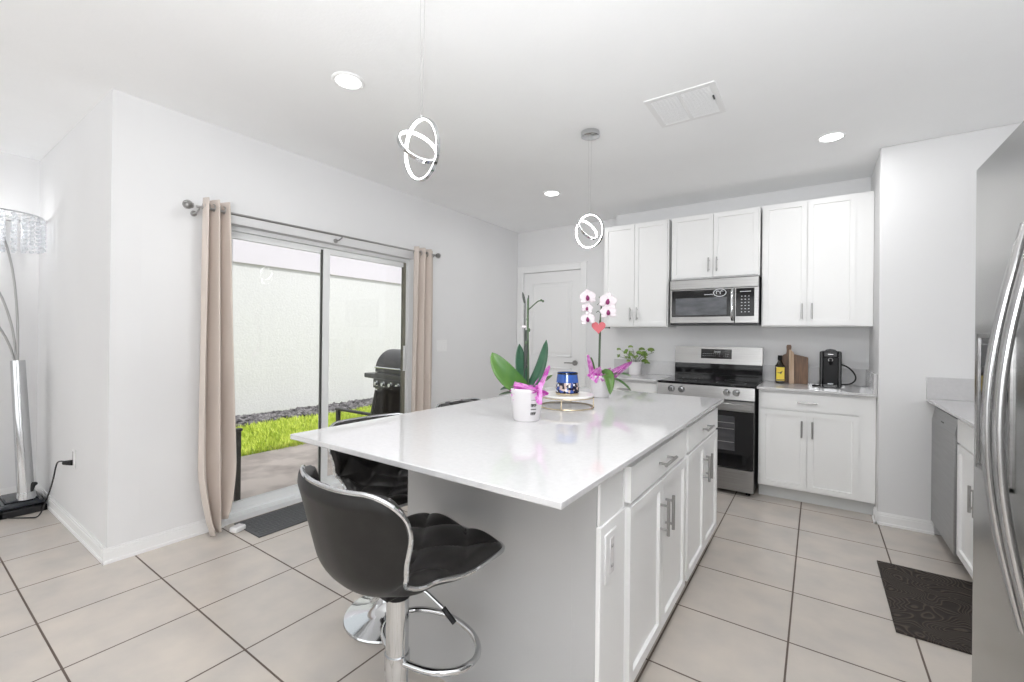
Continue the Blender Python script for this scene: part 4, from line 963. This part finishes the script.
mb = MB(); mb.lathe([(.0562, .112), (.0575, .114), (.0565, .122), (.055, .122)], c, 36); mb.build('rim', M_black, t)

# ================================================================ ON THE BACK COUNTERS
CZ = .9155
c = (-1.575, 4.58, CZ)
t = thing('potted_herb', 'small leafy green plant in a round white pot on the left back counter', 'potted plant', c)
pot(t, c, .062, .070, .135)
rn = random.Random(5)
mb2 = MB()
for (r_, z_, bend) in ((-.14, .25, 0), (-.115, .20, 0), (-.02, .27, 1), (-.06, .235, 0), (.045, .255, 1), (.13, .25, 0), (.19, .235, 0), (.02, .20, 0), (-.175, .19, 0), (.06, .19, 0)):
    mb2.tube([V(r_*.15, 0, .11), V(r_*.4, 0, .11+(z_-.11)*.65), V(r_, rn.uniform(-.03, .03), z_)], .0022, 6, smooth=2)
mb2.build('stems', M_stem, t)
for k in range(26):
    r_ = rn.uniform(-.10, .11); z_ = rn.uniform(.14, .25)-abs(r_)*.25; a = rn.uniform(-.03, .03)
    if k < 8: r_, z_ = ((-.15, .255), (-.11, .24), (-.02, .285), (.05, .26), (.13, .255), (.18, .24), (-.18, .185), (-.165, .20))[k]
    dx = rn.uniform(-.05, .05)+(.02 if r_ > 0 else -.02)
    leaf(t, 'leaf', M_herb, V(r_, a, z_), V(r_+dx*.5, a-.01, z_+.018), V(r_+dx, a-.02, z_-.002), rn.uniform(.015, .026), nrm=(rn.uniform(-.4, .4), -.6, .7), N=6, th=.001)
# oil bottle
c = (-.268, 4.60, CZ)
t = thing('oil_bottle', 'dark glass bottle with a yellow label and black cap beside the cutting boards', 'bottle', c, .12, at_origin=True)
mb = MB(); mb.box(-.036, .036, -.036, .036, 0, .165, .010); mb.cyl((0, 0, .160), (0, 0, .195), .030, .015, 24); mb.cyl((0, 0, .19), (0, 0, .215), .014, .014, 20); mb.build('glass_body', mat('dark_bottle_glass', (.02, .014, .006), .08), t)
MB().cyl((0, 0, .205), (0, 0, .245), .0175, .0165, 20).build('cap', M_blackp, t)
lb = MB().box(-.029, .033, -.0375, -.0362, .022, .142, .0004).build('label', M_yellow, t)
mb = MB(); y_ = -.0379; mb.prism([(-.030, .098), (-.006, .094), (.004, .100), (.020, .112), (.012, .094), (.006, .078), (.002, .088), (-.012, .090)], 'y', y_, y_+.0005); mb.build('dark_motif', M_sign, lb)
MB().box(-.027, .031, -.0379, -.0374, .028, .034).build('label_band', M_sign, lb)
# cutting boards
def board(label, x, y, w_, h_, th_, ma, lean_, rz, handle_):
    t = thing('cutting_board', label, 'cutting board', (x, y, CZ), rz, 'wooden boards leaning on the back counter', at_origin=True)
    Mx = Matrix.Rotation(-lean_, 4, 'X')
    if handle_: pr = [(-w_/2, 0), (w_/2, 0), (w_/2, h_*.80), (w_*.34, h_*.86), (w_*.18, h_*.89), (w_*.14, h_*.98), (w_*.17, h_*1.12), (w_*.12, h_*1.17), (-w_*.12, h_*1.17), (-w_*.17, h_*1.12), (-w_*.14, h_*.98), (-w_*.18, h_*.89), (-w_*.34, h_*.86), (-w_/2, h_*.80)]
    else: pr = [(-w_/2, 0), (w_/2, 0), (w_/2, h_*.86), (w_*.47, h_*.90), (-w_/2+.01, h_), (-w_/2, h_-.01)]
    mb = MB(); mb.prism(pr, 'y', -th_, 0)
    for v_ in mb.bm.verts: v_.co = Mx @ v_.co
    mb.build('board', ma, t)
    return t
board('dark walnut paddle cutting board standing beside the yellow-labelled bottle', -.205, 4.688, .115, .29, .02, M_wood1, .06, -.02, True)
board('brown rectangular cutting board, rightmost of the boards by the coffee maker', -.122, 4.640, .125, .26, .022, M_wood1, .05, -.05, False)
board('pale wooden cutting board standing between the two dark brown boards', -.182, 4.600, .038, .30, .014, M_wood2, .04, .3, False)
# coffee maker
c = (.095, 4.50, CZ)
t = thing('coffee_maker', 'tall black capsule coffee maker on the right back counter', 'coffee maker', c, -.02, at_origin=True)
mb = MB(); mb.box(-.07, .07, -.06, .14, .012, .295, .014); mb.build('housing', M_blackp, t)
mb = MB(); mb.prism([(-.05, .29), (.05, .29), (.03, .308), (0, .313), (-.03, .308)], 'y', -.05, .10); mb.build('capsule_lid', M_black, t)
mb = MB(); mb.box(-.073, -.047, -.085, -.055, .0, .295, .008); mb.box(.047, .073, -.085, -.055, .0, .295, .008); mb.box(-.05, .05, -.085, -.055, .245, .295, .008); mb.build('front_frame', M_black, t)
mb = MB(); mb.cyl((0, -.075, .225), (0, -.04, .225), .030, .030); mb.cyl((0, -.07, .185), (0, -.07, .215), .010, .016); mb.build('brew_spout', M_blackp, t)
mb = MB(); mb.tube([(.014*math.cos(q), -.077, .225+.014*math.sin(q)) for q in [2*PI*j/20 for j in range(20)]], .0025, 6, closed=True); mb.build('spout_ring', M_nickel, t)
mb = MB(); mb.box(-.048, .048, -.10, -.055, .0, .035, .006); mb.build('drip_tray', M_black, t)
MB().box(-.018, .018, -.102, -.0995, .030, .037, .0005).build('badge', M_print, t)
MB().box(-.018, .018, -.0865, -.085, .268, .273, .0002).build('badge_strip', M_nickel, t)
mb = MB(); mb.tube([(.07, .10, .185), (.12, .08, .165), (.165, .06, .11), (.168, .05, .06), (.13, .05, .025), (.07, .06, .02)], .006, 8, smooth=3); mb.build('cable', M_rubber, t)
mb = MB(); mb.box(-.125, -.075, -.02, .01, 0, .012, .003); mb.build('power_plug', M_rubber, t)

for o in list(bpy.data.objects):
    if '_o' in o: del o['_o']
bpy.context.view_layer.update()
